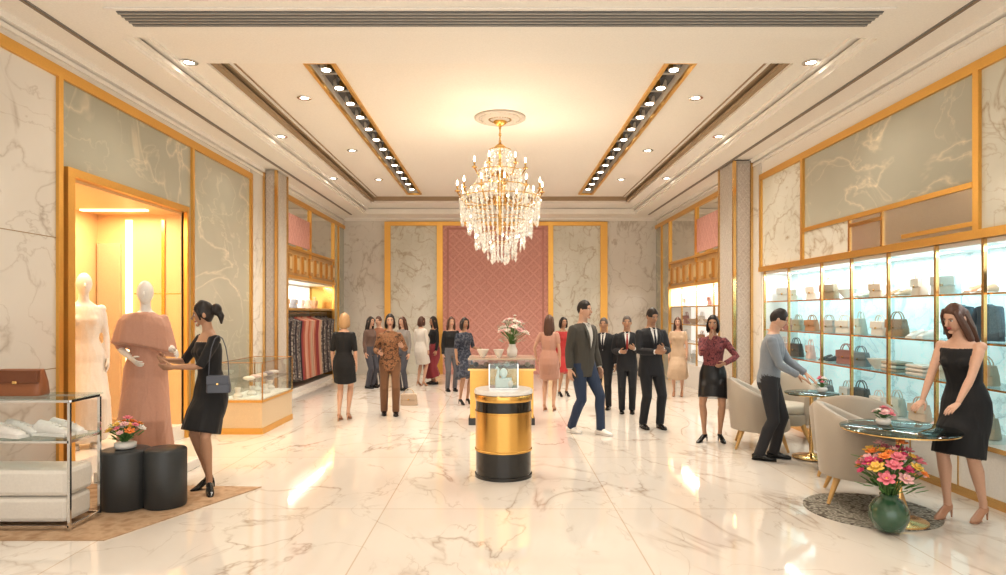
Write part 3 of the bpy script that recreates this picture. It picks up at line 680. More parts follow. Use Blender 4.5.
def human(name,X,Y,h,yaw,sex='f',skin=None,hairm=None,hair='long',top=None,sleeve=0,neck=1.40,bottom=('skirt',.5,.2),botm=None,
          jacket=False,tie=None,shirt=None,shoe=None,heels=False,armR=None,armL=None,feet=((-.09,0),(.09,0)),lean=0,head=(0,0),drop=0,
          vox=.011,mann=False,z0=0,cape=None,curl=.5,sway=0,fat=1.0,toe=(0,0)):
    fem=sex=='f'; yaw=radians(yaw)
    az=.15 if heels else .085; zo=az-.085
    s=h/(1.758+zo-drop)
    src=M(); ex=M(); TR=FT if fem else MT
    dz=zo-drop; lean=radians(lean)
    def up(p):
        p=V(p); t_=max(0,min(1,(p.z-.88)/.27)); t_=t_*t_*(3-2*t_)
        pv=V((0,0,.95)); q=Matrix.Rotation(lean*t_,3,'X')@(p-pv)+pv
        return q+V((sway*max(0,1.1-abs(p.z-.95)*2.5),0,dz))
    def torso(rings,m,inf,z_lo,z_hi,n=24):
        rr=[r for r in rings if z_lo-1e-4<=r[0]<=z_hi+1e-4]
        def it(z):
            for a,b in zip(rings[:-1],rings[1:]):
                if a[0]<=z<=b[0]:
                    t_=(z-a[0])/(b[0]-a[0]); return tuple(x+(y-x)*t_ for x,y in zip(a,b))
            return rings[0] if z<rings[0][0] else rings[-1]
        if not rr or rr[-1][0]<z_hi-.01: rr.append(it(z_hi))
        if rr[0][0]>z_lo+.01: rr.insert(0,it(z_lo))
        g=tubegeo([(0,r[3],r[0]) for r in rr],[(r[1]*fat+inf,r[2]*fat+inf) for r in rr],V((1,0,0)),n,fn=up); src.add(g,m)
    torso(TR,skin,0,.80,1.49)
    sh_x=.152 if fem else .183; ar=.86 if fem else 1.0
    nr=.046 if fem else .058
    if fem:
        for sx in (-1,1): src.add(sphgeo(up((sx*.062,-.085,1.275))-V((0,0,0)),(.058,.05,.058),12,9),top or skin)
    NB=up((0,.01,1.43)); HC0=up((0,-.012,1.60)); 
    src.add(tubegeo([NB,NB.lerp(HC0,.5),HC0],[nr*1.25,nr,nr],V((1,0,0)),14),skin)
    if top:
        torso(TR,top,.010 if not jacket else .02,.86 if jacket else .90,neck)
    if jacket:
        jr=[(.76,.195,.135,0),(.86,.192,.14,.01),(.98,.175,.13,0),(1.1,.165,.12,0),(1.27,.195,.14,-.003)] if not fem else [(.78,.19,.14,.01),(.9,.19,.14,.01),(1.05,.15,.11,0),(1.2,.155,.12,0)]
        src.add(tubegeo([(0,r[3],r[0]) for r in jr],[(r[1],r[2]) for r in jr],V((1,0,0)),24,fn=up),top)
    bm=botm or top
    kind=bottom[0]
    HP=[]
    for i,(sx,ft) in enumerate(zip((-1,1),feet)):
        hip=V((sx*.088+sway,0,.90+dz)); an=V((ft[0],ft[1],az+(ft[2] if len(ft)>2 else 0)))
        tyw=radians(toe[i]); fwd=V((sin(tyw),-cos(tyw),0)); rt=V((cos(tyw),sin(tyw),0))
        kn,an=ik(hip,an,.435,.415,V((sin(tyw*.5),-cos(tyw*.5),0))+V((sx*.05,0,0)))
        k=1.0 if fem else 1.05
        L1=lambda t_:hip.lerp(kn,t_); L2=lambda t_:kn.lerp(an,t_)
        bk=fwd*-.012
        pts=[hip+V((0,0,.02)),L1(.3),L1(.7),kn,L2(.3)+bk,L2(.65)+bk*.5,an]
        src.add(tubegeo(pts,[.082*k,.078*k,.06*k,.048*k,.052*k,.038*k,.028*k],V((1,0,0)),14),skin)
        if kind=='pants':
            w_=bottom[1]
            an2=an+V((0,0,-.02))
            pts=[hip+V((0,0,.04)),L1(.3),L1(.7),kn,L2(.3)+bk,L2(.65),an2]
            src.add(tubegeo(pts,[.094*k,.09*k,.075*k,.064*k*w_,.062*k*w_,.056*k*w_,.054*k*w_],V((1,0,0)),14),bm)
        A=V((an.x,an.y,0)); lift=an.z-az
        def fp(f,z,): return A+fwd*f+V((0,0,z+lift))
        sm=shoe or skin
        if heels:
            src.add(tubegeo([an+V((0,0,.02)),fp(-.005,.115)],[.03,.03],rt,12),skin)
            fpts=[(-.05,.10,.022,.03),(-.02,.095,.03,.04),(.04,.07,.033,.03),(.09,.032,.038,.026),(.13,.02,.034,.017),(.17,.012,.012,.009)]
            src.add(tubegeo([fp(a,b) for a,b,_,_ in fpts],[(c_,d_) for _,_,c_,d_ in fpts],rt,12),sm)
            ex.add(tubegeo([fp(-.045,.09),fp(-.06,.045),fp(-.062,.0)],[.016,.009,.006],rt,8),sm)
            ex.add(tubegeo([fp(.06,.012),fp(.13,.006),fp(.16,.006)],[(.03,.006),(.034,.006),(.02,.006)],rt,8),sm)
        else:
            src.add(tubegeo([an+V((0,0,.03)),fp(-.01,.05)],[.035,.036],rt,12),sm if kind=='pants' else skin)
            fpts=[(-.075,.035,.025,.03),(-.05,.04,.038,.04),(.02,.045,.04,.043),(.09,.034,.046,.03),(.15,.026,.042,.022),(.19,.02,.02,.014)]
            src.add(tubegeo([fp(a,b) for a,b,_,_ in fpts],[(c_,d_) for _,_,c_,d_ in fpts],rt,12),sm)
            ex.add(tubegeo([fp(-.078,.008),fp(-.05,.008),fp(.09,.008),fp(.15,.008),fp(.19,.008)],[(.02,.009),(.04,.009),(.048,.009),(.044,.009),(.018,.009)],rt,10),sm)
        HP.append((hip,kn,an))
    if kind=='skirt':
        hz=bottom[1]; fl=bottom[2]
        def legat(L,z):
            hip,kn,an=L
            if z>=kn.z: t_=(hip.z-z)/max(1e-4,hip.z-kn.z); return hip.lerp(kn,max(0,t_))
            t_=(kn.z-z)/max(1e-4,kn.z-an.z); return kn.lerp(an,min(1,t_))
        zs=[1.08,1.0,.93,.84]; R=[(.135,.10),(.165,.12),(.186,.138),(.192,.150)]
        P=[up((0,.005,z)) for z in zs]
        m_=6
        base=P[-1]
        for i in range(1,m_+1):
            t_=i/m_; z=.84+(hz-.84)*t_; zw=z+dz*(1-t_*.3)
            a_,b_=legat(HP[0],zw),legat(HP[1],zw); cc=(a_+b_)/2
            rx=.192+(fl-.192)*t_; k=min(1,t_*2)
            rx=max(rx,abs(a_.x-b_.x)/2+.085-.012*t_); ry=max(rx*(.78 if fl<.22 else .86),abs(a_.y-b_.y)/2+.088-.012*t_)
            P.append(V((base.x+(cc.x-base.x)*k,base.y+(cc.y-base.y)*k,zw))); R.append((rx,ry))
        n=28; g=tubegeo(P,R,V((1,0,0)),n)
        vs=[]; am=.06 if fl>.2 else .02
        for i,q in enumerate(g[0]):
            r_=i//n; a_=i%n; c0=P[r_]; k_=1+am*sin(a_*2*pi/n*7+X)*max(0,(r_-3)/m_); vs.append(V((c0.x+(q.x-c0.x)*k_,c0.y+(q.y-c0.y)*k_,q.z)))
        src.add((vs,g[1]),bm)
    elif kind=='pants':
        src.add(tubegeo([up((0,.005,z)) for z in (.82,.87,.95,1.03)],[(.14,.11),(.178,.125),(.178,.127),(.155,.115)],V((1,0,0)),24),bm)
    for sx,arm in ((-1,armR),(1,armL)):
        S=up((sx*sh_x,.005,1.395)); arm=arm or ('d',(sx*.16,.03,-1),(sx*.03,-.2,-1))
        l1,l2=.285,.245
        if arm[0]=='d': E=S+V(arm[1]).normalized()*l1; Wr=E+V(arm[2]).normalized()*l2
        else:
            E,Wr=ik(S,V(arm[1])+V((0,0,dz)),l1,l2,V(arm[2]))
        rr=[.052*ar,.05*ar,.042*ar,.036*ar,.038*ar,.03*ar,.023*ar]
        pts=[S+V((-sx*.02,0,.008)),S.lerp(E,.2),S.lerp(E,.6),E,E.lerp(Wr,.25),E.lerp(Wr,.65),Wr]
        src.add(tubegeo(pts,rr,V((1,0,0)),12),skin)
        src.add(sphgeo(S,(.055*ar,.052*ar,.05*ar),12,9),top if (sleeve and top) else skin)
        if sleeve and top:
            inf=.011 if not jacket else .017
            n_={1:3,2:4,3:7}[sleeve]; q=pts[:n_]; r2=[x+inf for x in rr[:n_]]
            if sleeve==3: q[-1]=E.lerp(Wr,.95); r2[-1]=.036*ar+inf*.5
            if jacket: r2[-2]+=.006
            src.add(tubegeo(q,r2,V((1,0,0)),12),top)
            if shirt and sleeve==3: ex.add(tubegeo([E.lerp(Wr,.93),E.lerp(Wr,1.0)],[.034*ar]*2,V((1,0,0)),10),shirt)
        fd=(Wr-E).normalized(); th=V((0,-1,1)); th=(th-fd*th.dot(fd)).normalized()
        pn=fd.cross(th)*sx
        if len(arm)>3:
            pn=V(arm[3]); pn=(pn-fd*pn.dot(fd)).normalized(); th=pn.cross(fd)*sx
        if len(arm)>4:
            fd=V(arm[4]).normalized(); pn=(pn-fd*pn.dot(fd)).normalized(); th=pn.cross(fd)*sx
        hs=.95 if fem else 1.05
        def hp(f,l,n_): return Wr+fd*(f*hs)+th*(l*hs)+pn*(n_*hs)
        ex.add(tubegeo([hp(-.012,0,0),hp(.01,0,0),hp(.04,.002,0),hp(.075,.002,.002),hp(.088,.002,.003)],[(.023*ar,.02*ar),(.027*hs,.017*hs),(.036*hs,.015*hs),(.039*hs,.013*hs),(.034*hs,.009*hs)],th,12),skin)
        for l,ln,b0 in ((.028,.068,.083),(.0095,.077,.087),(-.0095,.071,.085),(-.027,.056,.079)):
            p=hp(b0,l,.002); ps=[p-fd*.012*hs]; ang=0; cur=p; ps.append(cur)
            for seg in (.45,.3,.25):
                ang+=curl*.7; dr=fd*cos(ang)+pn*sin(ang); cur=cur+dr*(ln*seg*hs); ps.append(cur)
            ex.add(tubegeo(ps,[.0085*hs,.0085*hs,.008*hs,.0073*hs,.005*hs],th,7),skin)
        p0=hp(.02,.024,.004); d1=(fd*.65+th*.7+pn*.3).normalized(); d2=(fd*.9+th*.25+pn*.4).normalized()
        p1=p0+d1*.038*hs; p2=p1+d2*.03*hs; p3=p2+d2*.022*hs
        ex.add(tubegeo([hp(.008,.012,.002),p0,p1,p2,p3],[.013*hs,.013*hs,.0105*hs,.009*hs,.006*hs],pn,8),skin)
    if cape:
        cr=[(1.455,.075,.06),(1.44,.12,.08),(1.41,.185,.10),(1.34,.225,.13),(1.22,.255,.15),(1.10,.28,.165)]
        n=32; g=tubegeo([up((0,0,z)) for z,_,_ in cr],[(a,b) for _,a,b in cr],V((1,0,0)),n)
        vs=[]
        for i,q in enumerate(g[0]):
            r_=i//n; a_=i%n; c0=up((0,0,cr[r_][0])); k_=1+.035*sin(a_*2*pi/n*9)*r_/5; dzz=-.08*sin(2*pi*a_/n+2.2)*(r_/5); vs.append(c0+(q-c0)*k_+V((0,0,dzz)))
        src.add((vs,g[1]),cape)
    tilt=lean*.9
    HM=T(*HC0)@Matrix.Rotation(tilt+radians(head[1]),4,'X')@Rz(radians(head[0]))@T(0,-.012,.04)
    rx,ry,rz_=(.073,.093,.116) if fem else (.077,.097,.119)
    def hd(d,k=1.0):
        dn=max(0,-d.z)
        x=rx*d.x*(1-.30*dn**1.4); y=ry*d.y; z=rz_*d.z
        if d.y<0: y*=.93
        else: y*=(1-.40*dn)
        return V((x*k,y*k,z*k))
    if mann:
        ex.add(sphgeo((0,0,0),1,22,16,fn=hd),skin,True,HM)
        ex.add(tubegeo([(0,-.082,.01),(0,-.1,-.02),(0,-.098,-.035)],[.006,.011,.007],V((1,0,0)),8),skin,True,HM)
    else:
        ex.add(sphgeo((0,0,0),1,24,18,fn=hd),skin,True,HM)
        ew=mat('eye_white',(.8,.78,.75),.2); ed=mat('eye_dark',(.03,.015,.01),.15); lp=mat('lips_f',(.5,.13,.12),.4) if fem else mat('lips_m',(.42,.2,.16),.5)
        for sx in (-1,1):
            ex.add(sphgeo((sx*.03,-.0765,.004),(.013,.008,.0075),10,7),ew,True,HM); ex.add(sphgeo((sx*.03,-.0825,.004),(.006,.004,.006),8,6),ed,True,HM)
            ex.add(tubegeo([(sx*.014,-.086,.019),(sx*.03,-.085,.025),(sx*.046,-.074,.02)],[.003,.0035,.002],V((0,0,1)),6),hairm or ed,True,HM)
            ex.add(tubegeo([(sx*.018,-.083,.0125),(sx*.03,-.084,.0145),(sx*.043,-.077,.0115)],[.002,.0022,.0015],V((0,0,1)),5),ed,True,HM)
            ex.add(sphgeo((sx*(rx+.001),.008,-.008),(.009,.018,.029),8,8),skin,True,HM)
        ex.add(tubegeo([(0,-.083,.012),(0,-.093,-.008),(0,-.107,-.03),(0,-.098,-.040)],[.006,.008,.0125,.008],V((1,0,0)),9),skin,True,HM)
        ex.add(sphgeo((0,-.083,-.059),(.022,.009,.0045),10,6),lp,True,HM); ex.add(sphgeo((0,-.081,-.067),(.018,.009,.005),10,6),lp,True,HM)
        ex.add(sphgeo((0,-.068,-.098),(.024,.018,.017),10,8),skin,True,HM)
    if hair!='none' and hairm:
        short=hair=='short'
        def hf(d):
            t_=(d.y+1)/2
            if short:
                hl=.60-1.15*t_**.8
                if abs(d.x)>.6 and d.y<.1: hl=min(hl,-.0)
            else:
                hl=.62-1.6*t_
                if d.y>-.45: hl-=.3
            e=(d.z-hl)/.24; e=max(0,min(1,e+.5)); e=e*e*(3-2*e)
            vol=(1.045+.05*max(0,d.z)+.03*max(0,-d.y)*max(0,d.z)) if short else 1.085+.02*max(0,d.y)
            nz=noise.noise(V((d.x*5,d.y*2.2,d.z*5))+V((X,Y,0)))*.035
            k=.93+(vol+nz-.93)*e
            return hd(d,k)
        ex.add(sphgeo((0,.003,.003),1,36,28,fn=hf),hairm,True,HM)
        def ht(P,R):
            g=tubegeo(P,R,V((1,0,0)),20); n=20; vs=[]
            for i,q in enumerate(g[0]):
                r_=min(i//n,len(P)-1); c0=V(P[r_]); k_=1+.08*sin((i%n)*2.6+r_*.5+X*3); vs.append(c0+(q-c0)*k_)
            ex.add((vs,g[1]),hairm,True,HM)
        if hair in('long','xlong'):
            xl=.08 if hair=='xlong' else 0
            ht([(0,.02,.075),(0,.04,.03),(0,.055,-.04),(0,.08,-.12),(0,.1,-.2-xl*.5),(0,.095,-.3-xl),(0,.09,-.35-xl)],[(.055,.055),(.077,.065),(.085,.058),(.095,.045),(.092,.036),(.065,.025),(.03,.012)])
            for sx in (-1,1): ht([(sx*.045,-.035,.08),(sx*.066,-.035,.04),(sx*.076,-.02,-.03),(sx*.083,.0,-.11),(sx*.085,.02,-.19),(sx*.075,.03,-.27)],[(.02,.03),(.014,.034),(.016,.036),(.02,.036),(.02,.032),(.008,.016)])
        elif hair=='bob':
            ht([(0,.02,.075),(0,.04,.03),(0,.05,-.04),(0,.055,-.1),(0,.05,-.145)],[(.055,.055),(.077,.065),(.084,.062),(.084,.055),(.055,.035)])
            for sx in (-1,1): ht([(sx*.045,-.035,.08),(sx*.066,-.035,.035),(sx*.076,-.02,-.03),(sx*.078,-.01,-.09),(sx*.07,.0,-.13)],[(.02,.03),(.013,.034),(.016,.038),(.016,.036),(.008,.02)])
        elif hair=='bun':
            ex.add(sphgeo((0,.12,.02),(.055,.05,.06),14,10,fn=None),hairm,True,HM); ht([(0,.07,.02),(0,.12,.02)],[.05,.045])
            ht([(0,.13,.0),(0.02,.15,-.05),(.01,.14,-.12)],[.035,.03,.008])
            for sx in (-1,1): ht([(sx*.05,-.055,.065),(sx*.071,-.04,.02),(sx*.073,-.03,-.05)],[(.015,.02),(.008,.014),(.004,.006)])
    if shirt or tie:
        def cf(x,z,o=0):
            k=[r for r in TR]; 
            for a,b in zip(k[:-1],k[1:]):
                if a[0]<=z<=b[0]:
                    t_=(z-a[0])/(b[0]-a[0]); rx_=(a[1]+(b[1]-a[1])*t_)+.02; ry_=(a[2]+(b[2]-a[2])*t_)+.022; off=a[3]+(b[3]-a[3])*t_; break
            ry_=max(ry_,.105 if z>1.38 else ry_)
            return up((x,off-ry_*sqrt(max(0,1-(x/rx_)**2))-.004-o,z))
        zt_,zb_=1.45,1.13
        vs=[];fs=[];nn=8
        for i in range(nn+1):
            t_=i/nn; z=zt_+(zb_-zt_)*t_; hw=.05*(1-t_)+.002
            for x in (-hw,0,hw): vs.append(cf(x,z)); 
        for i in range(nn):
            for j in range(2): a=i*3+j; fs.append((a,a+1,a+4,a+3))
        ex.add((vs,fs),shirt)
        for sx in (-1,1):
            ex.add(tubegeo([up((sx*.05,.0,1.475)),cf(sx*.03,1.455,.004),cf(sx*.012,1.42,.006)],[(.014,.01),(.016,.006),(.006,.004)],V((0,0,1)),6),shirt)
            if jacket:
                ex.add(tubegeo([cf(sx*.075,1.44,.0),cf(sx*.066,1.36,.004),cf(sx*.045,1.25,.004),cf(sx*.008,1.13,.003)],[(.012,.005),(.026,.005),(.022,.005),(.006,.004)],V((1,0,0)),6),top)
        if tie:
            ex.add(tubegeo([cf(0,1.44,.006),cf(0,1.42,.006),cf(0,1.3,.006),cf(0,1.16,.006)],[(.014,.006),(.01,.004),(.018,.004),(.02,.004)],V((1,0,0)),8),tie)
    tm=src.mesh('tmp'); to=bpy.data.objects.new('tmp',tm); scene.collection.objects.link(to)
    rm=to.modifiers.new('r','REMESH'); rm.mode='VOXEL'; rm.voxel_size=vox; rm.adaptivity=0
    sm_=to.modifiers.new('s','SMOOTH'); sm_.factor=.5; sm_.iterations=2
    dg=bpy.context.evaluated_depsgraph_get(); dg.update(); oe=to.evaluated_get(dg); me=oe.to_mesh()
    bvh=BVHTree.FromPolygons([tuple(q) for q in src.v],src.f)
    R_=M(); R_.mats=list(src.mats); R_.v=[v.co.copy() for v in me.vertices]
    for pl in me.polygons:
        R_.f.append(tuple(pl.vertices)); l,nn_,ix,dd=bvh.find_nearest(pl.center); R_.mi.append(src.mi[ix] if ix is not None else 0); R_.sm.append(True)
    oe.to_mesh_clear(); bpy.data.objects.remove(to)
    o=len(R_.v); R_.v+=ex.v; R_.f+=[tuple(o+k for k in f) for f in ex.f]
    mp=[R_.mid(m) for m in ex.mats]; R_.mi+=[mp[i] for i in ex.mi]; R_.sm+=ex.sm
    R_.v=[q*s for q in R_.v]
    return R_.finish(name,(X,Y,z0),yaw,auto=False)
SK=[mat('skin_light',(.64,.40,.29),.5),mat('skin_tan',(.48,.28,.18),.5),mat('skin_deep',(.22,.11,.065),.5)]
HB=mat('hair_black',(.02,.014,.012),.42,bump=.3); HBR=mat('hair_brown',(.10,.045,.028),.42,bump=.3); HBL=mat('hair_blonde',(.52,.33,.17),.45,bump=.3); HG=mat('hair_grey',(.12,.1,.09),.5,bump=.3)
BLKC=cloth('black_dress',(.012,.012,.014),.75,.05); BLS=cloth('black_suit',(.016,.017,.022),.75,.05); NUDE=mat('nude_shoe',(.5,.27,.17),.35); BSH=mat('black_shoe',(.012,.012,.012),.2)
WSH=mat('white_shirt',(.78,.77,.76),.7); TIE=mat('dark_tie',(.02,.02,.03),.5); MWH=mat('mannequin_white',(.84,.81,.77),.35)
def person(px,fy,ty,name,yaw,**k):
    x,y=gp(px,fy); h=(fy-ty)*y/F; h=max(h,1.52)
    return human(name,x,y,h,yaw,**k)
human('dress_mannequin',-4.45,6.95,1.86,38,skin=MWH,hair='none',top=cloth('ivory_gown',(.80,.75,.68),.7),neck=1.41,sleeve=0,bottom=('skirt',.12,.24),mann=True,z0=.18,vox=.011,shoe=MWH)
BLUSH=cloth('blush_gown',(.56,.31,.225),.6)
human('dress_mannequin',-3.49,6.4,1.83,22,skin=MWH,hair='none',top=BLUSH,neck=1.43,sleeve=2,bottom=('skirt',.06,.25),mann=True,z0=.1,cape=BLUSH,vox=.010,shoe=MWH,
      armR=('d',(-.22,.05,-1),(.4,-.6,-.3)),armL=('d',(.2,-.05,-1),(.25,-.85,-.1)))
human('woman_in_black_dress',-2.62,5.88,1.72,-42,skin=SK[1],hairm=HB,hair='bun',top=BLKC,neck=1.36,sleeve=2,bottom=('skirt',.54,.21),heels=True,shoe=BSH,vox=.008,
      armR=('t',(-.17,-.34,1.20),(-.6,.6,-.4)),armL=('t',(-.04,-.33,1.14),(.7,.5,-.4)),feet=((-.10,.02),(.09,-.05)),head=(-28,8),lean=3,toe=(0,70))
handbag((-2.445,5.65,.92),.2,.15,.07,mat('slate_bag',(.10,.11,.14),.35),radians(8),handle=False,strap=.36,name='shoulder_bag')
person(344,420,313,'woman_in_black_dress',178,skin=SK[0],hairm=HBL,hair='bob',top=BLKC,neck=1.44,sleeve=2,bottom=('skirt',.60,.19),heels=True,shoe=NUDE,feet=((-.06,-.05),(.06,.08)))
PJ=wrinkle(printed('brown_print_jacket',(.22,.1,.05),(.38,.2,.1),(.1,.05,.03),26)); BRP=cloth('brown_trousers',(.20,.10,.05),.8)
person(390,415,314,'woman_in_print_jacket',10,skin=SK[0],hairm=HB,hair='bob',top=PJ,jacket=True,neck=1.45,sleeve=3,bottom=('pants',1.15),botm=BRP,shoe=BSH,
      armR=('d',(-.35,.05,-1),(.2,-.8,-.1)),armL=('d',(.45,0,-1),(-.2,-.7,.2)),feet=((-.1,.05),(.1,-.05)))
SLT=cloth('slate_trousers',(.08,.08,.10),.8)
person(370,388,320,'woman_in_dark_outfit',60,skin=SK[0],hairm=HB,hair='long',top=cloth('taupe_knit',(.16,.10,.08),.8),neck=1.45,sleeve=3,bottom=('pants',1.1),botm=SLT,shoe=BSH,vox=.014)
person(379,386,322,'man_in_brown_jacket',-20,sex='m',skin=SK[0],hairm=HBR,hair='short',top=cloth('rust_knit',(.3,.13,.07),.8),neck=1.46,sleeve=3,bottom=('pants',1.1),botm=SLT,shoe=BSH,vox=.014)
person(403,390,320,'woman_in_grey_outfit',-30,skin=SK[0],hairm=HBR,hair='long',top=cloth('grey_knit',(.3,.28,.27),.8),neck=1.45,sleeve=3,bottom=('pants',1.1),botm=SLT,shoe=BSH,vox=.014)
person(421,386,318,'woman_in_white_coat',150,skin=SK[0],hairm=HBR,hair='bob',top=cloth('white_coat',(.72,.68,.63),.8),neck=1.45,sleeve=3,bottom=('skirt',.55,.2),shoe=NUDE,heels=True,vox=.014)
person(434,384,320,'woman_in_long_dress',-60,skin=SK[1],hairm=HB,hair='long',top=BLKC,neck=1.42,sleeve=3,bottom=('skirt',.2,.22),botm=cloth('wine_skirt',(.25,.03,.04),.7),shoe=BSH,vox=.014)
person(451,391,320,'woman_in_black_top',20,skin=SK[0],hairm=HBR,hair='long',top=BLKC,neck=1.42,sleeve=3,bottom=('pants',1.0),botm=cloth('grey_trousers',(.14,.14,.16),.8),shoe=BSH,vox=.014)
NAVY=printed('navy_print',(.025,.03,.05),(.04,.05,.08),(.10,.11,.14),30)
person(464,404,321,'woman_in_navy_dress',35,skin=SK[1],hairm=HB,hair='bob',top=NAVY,neck=1.44,sleeve=2,bottom=('skirt',.52,.25),shoe=BSH,heels=True,vox=.013,armL=('d',(.3,0,-1),(0,-.9,-.1)))
person(549,411,315,'woman_in_blush_dress',165,skin=SK[0],hairm=HBR,hair='long',top=cloth('blush_dress',(.56,.32,.25),.7),neck=1.42,sleeve=1,bottom=('skirt',.58,.2),shoe=NUDE,heels=True,vox=.012,armL=('d',(.5,0,-1),(-.1,-.3,-1)))
person(563,396,319,'woman_in_red_dress',20,skin=SK[1],hairm=HB,hair='bob',top=cloth('red_dress',(.45,.035,.035),.7),neck=1.42,sleeve=3,bottom=('skirt',.5,.22),shoe=BSH,heels=True,vox=.014)
OLV=cloth('olive_jacket',(.075,.07,.06),.8,.05); JEAN=cloth('navy_trousers',(.03,.05,.10),.8,.05)
person(583,433,301,'man_in_grey_blazer',40,sex='m',skin=SK[0],hairm=HB,hair='short',top=OLV,jacket=True,shirt=mat('pale_shirt',(.6,.58,.55),.7),neck=1.47,sleeve=3,bottom=('pants',1.0),botm=JEAN,shoe=WS,vox=.009,
      feet=((-.08,.14),(.1,-.22)),drop=.02,armR=('d',(-.12,.15,-1),(-.05,-.1,-1)),armL=('d',(.14,-.05,-1),(.0,-.35,-1)),head=(15,0))
person(604,409,318,'man_in_black_suit',-20,sex='m',skin=SK[1],hairm=HG,hair='short',top=BLS,jacket=True,shirt=WSH,tie=TIE,neck=1.47,sleeve=3,bottom=('pants',1.05),botm=BLS,shoe=BSH,vox=.012,armR=('d',(-.2,.1,-1),(.3,-.7,.1)))
person(627,413,316,'man_in_black_suit',-10,sex='m',skin=SK[1],hairm=HG,hair='short',top=BLS,jacket=True,shirt=WSH,tie=mat('red_tie',(.35,.03,.03),.5),neck=1.47,sleeve=3,bottom=('pants',1.05),botm=BLS,shoe=BSH,vox=.012,armL=('d',(.2,.1,-1),(-.4,-.7,.2)),armR=('d',(-.2,.1,-1),(.4,-.7,0)))
person(651,428,308,'man_in_black_suit',12,sex='m',skin=SK[1],hairm=HB,hair='short',top=BLS,jacket=True,shirt=WSH,tie=TIE,neck=1.47,sleeve=3,bottom=('pants',1.05),botm=BLS,shoe=BSH,vox=.010,
      armL=('t',(.05,-.28,1.17),(.6,.4,-.6)),armR=('t',(-.07,-.29,1.13),(-.6,.4,-.6)),head=(10,18),feet=((-.12,.02),(.12,-.04)))
person(678,396,322,'woman_in_beige_dress',-20,skin=SK[0],hairm=HBR,hair='long',top=cloth('beige_dress',(.54,.40,.28),.7),neck=1.42,sleeve=1,bottom=('skirt',.4,.24),shoe=NUDE,heels=True,vox=.013)
PLUM=printed('plum_print',(.16,.04,.05),(.32,.1,.1),(.08,.02,.03),40)
person(713,442,315,'woman_in_print_blouse',-15,skin=SK[1],hairm=HB,hair='bob',top=PLUM,neck=1.45,sleeve=3,bottom=('skirt',.60,.20),botm=mat('black_leather_skirt',(.012,.012,.014),.3),shoe=BSH,heels=True,vox=.009,
      armR=('t',(-.05,-.19,1.42),(-.7,.3,-.8)),armL=('t',(.14,-.22,1.08),(.8,.3,-.2)),feet=((-.12,-.02),(.10,.05)),head=(-10,0),lean=3,toe=(-40,20))
human('man_in_grey_shirt',2.96,7.15,1.66,62,sex='m',skin=SK[0],hairm=HB,hair='short',top=cloth('blue_grey_shirt',(.25,.28,.32),.8),neck=1.465,sleeve=3,bottom=('pants',1.05),botm=cloth('charcoal_trousers',(.03,.03,.035),.8,.05),shoe=BSH,vox=.009,
      lean=6,head=(8,14),armL=('t',(.16,-.38,1.0),(.4,.6,-.6),(0,0,-1)),armR=('t',(-.12,-.32,1.0),(-.5,.6,-.5),(0,0,-1)),feet=((-.1,.10),(.1,-.04)),curl=.2)
human('woman_in_black_dress',3.64,5.08,1.70,-64,skin=SK[0],hairm=HBR,hair='xlong',top=BLKC,neck=1.38,sleeve=0,bottom=('skirt',.50,.2),heels=True,shoe=NUDE,vox=.008,
      armR=('t',(-.16,-.37,.86),(-.5,.8,.1),(0,.3,-1),(0,-1,-.45)),armL=('t',(.13,-.38,.90),(.8,.6,.1),(0,.3,-1),(-.1,-1,-.5)),head=(-10,10),lean=10,feet=((-.09,-.10),(.09,.08)),curl=.2)
handbag((gp(409,405)[0],gp(405,405)[1],0.0),.3,.2,.14,LE[5],0)

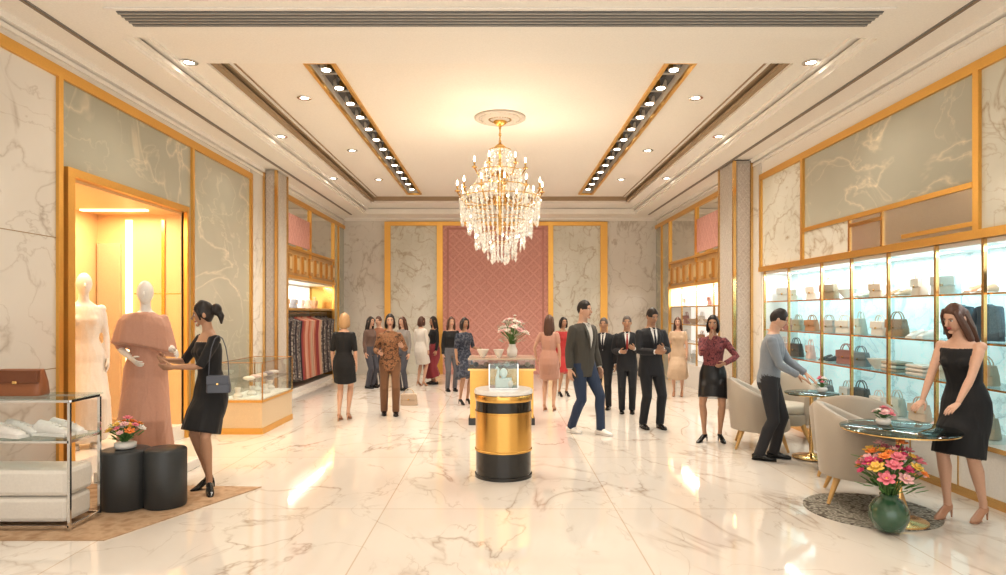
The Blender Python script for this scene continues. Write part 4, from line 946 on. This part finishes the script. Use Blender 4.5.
# ------------------------------------------------------------ lights
def spot(x,y,z,e,ang=130,col=(1,.91,.79),r=.05):
    l=bpy.data.lights.new('spot','SPOT'); l.energy=e; l.spot_size=radians(ang); l.spot_blend=.9; l.color=col; l.shadow_soft_size=r
    o=bpy.data.objects.new('ceiling_spot_lamp',l); o.location=(x,y,z); scene.collection.objects.link(o); return o
def area(x,y,z,sx,sy,e,rot,col=(1,.93,.83),name='cove_light'):
    l=bpy.data.lights.new(name,'AREA'); l.shape='RECTANGLE'; l.size=sx; l.size_y=sy; l.energy=e; l.color=col
    o=bpy.data.objects.new(name,l); o.location=(x,y,z); o.rotation_euler=rot; scene.collection.objects.link(o); return o
for s in (-1,1):
    for i in range(7): spot(s*1.98,7.7+i*1.1,4.35,96)
for x,y in dl: spot(x,y,(4.2 if abs(x)>3.07 else 4.34),56,130)
for x,y in unseen_lamps: spot(x,y,4.05,110,150)
for i in range(3):
    a=2*pi*i/3; l=bpy.data.lights.new('chandelier_lamp','POINT'); l.energy=14; l.color=(1,.84,.64); l.shadow_soft_size=.02
    o=bpy.data.objects.new('chandelier_lamp',l); o.location=(CX+.62*cos(a+.4),CY+.62*sin(a+.4),3.4); scene.collection.objects.link(o)
area(4.3,6.9,2.19,.1,6.0,45,(0,0,0),(.97,.98,1),'cabinet_light'); area(4.3,13.4,2.14,.1,4,40,(0,0,0),(1,.95,.88),'cabinet_light')
area(-4.3,13.9,2.22,.1,3.8,25,(0,0,0),(1,.9,.78),'cabinet_light')
area(-4.65,7.2,2.84,.5,1.8,42,(0,0,0),(1,.80,.54),'niche_light')
wd=bpy.data.worlds.new('World'); scene.world=wd; wd.use_nodes=True
bg=wd.node_tree.nodes['Background']; bg.inputs[0].default_value=(1,.965,.915,1); bg.inputs[1].default_value=1.75  # warm world light added as soft frontal fill through the open front
# ------------------------------------------------------------ camera
cam=bpy.data.cameras.new('Camera'); co=bpy.data.objects.new('Camera',cam); scene.collection.objects.link(co)
co.location=(0,0,CH); co.rotation_euler=(pi/2,0,0)
cam.sensor_width=36; cam.lens=F/1006*36; cam.shift_x=3/1006; cam.shift_y=(VY-287.5)/1006; cam.clip_end=100
scene.camera=co
scene.view_settings.view_transform='Standard'; scene.view_settings.look='None'; scene.view_settings.exposure=0.24; scene.view_settings.gamma=0.88
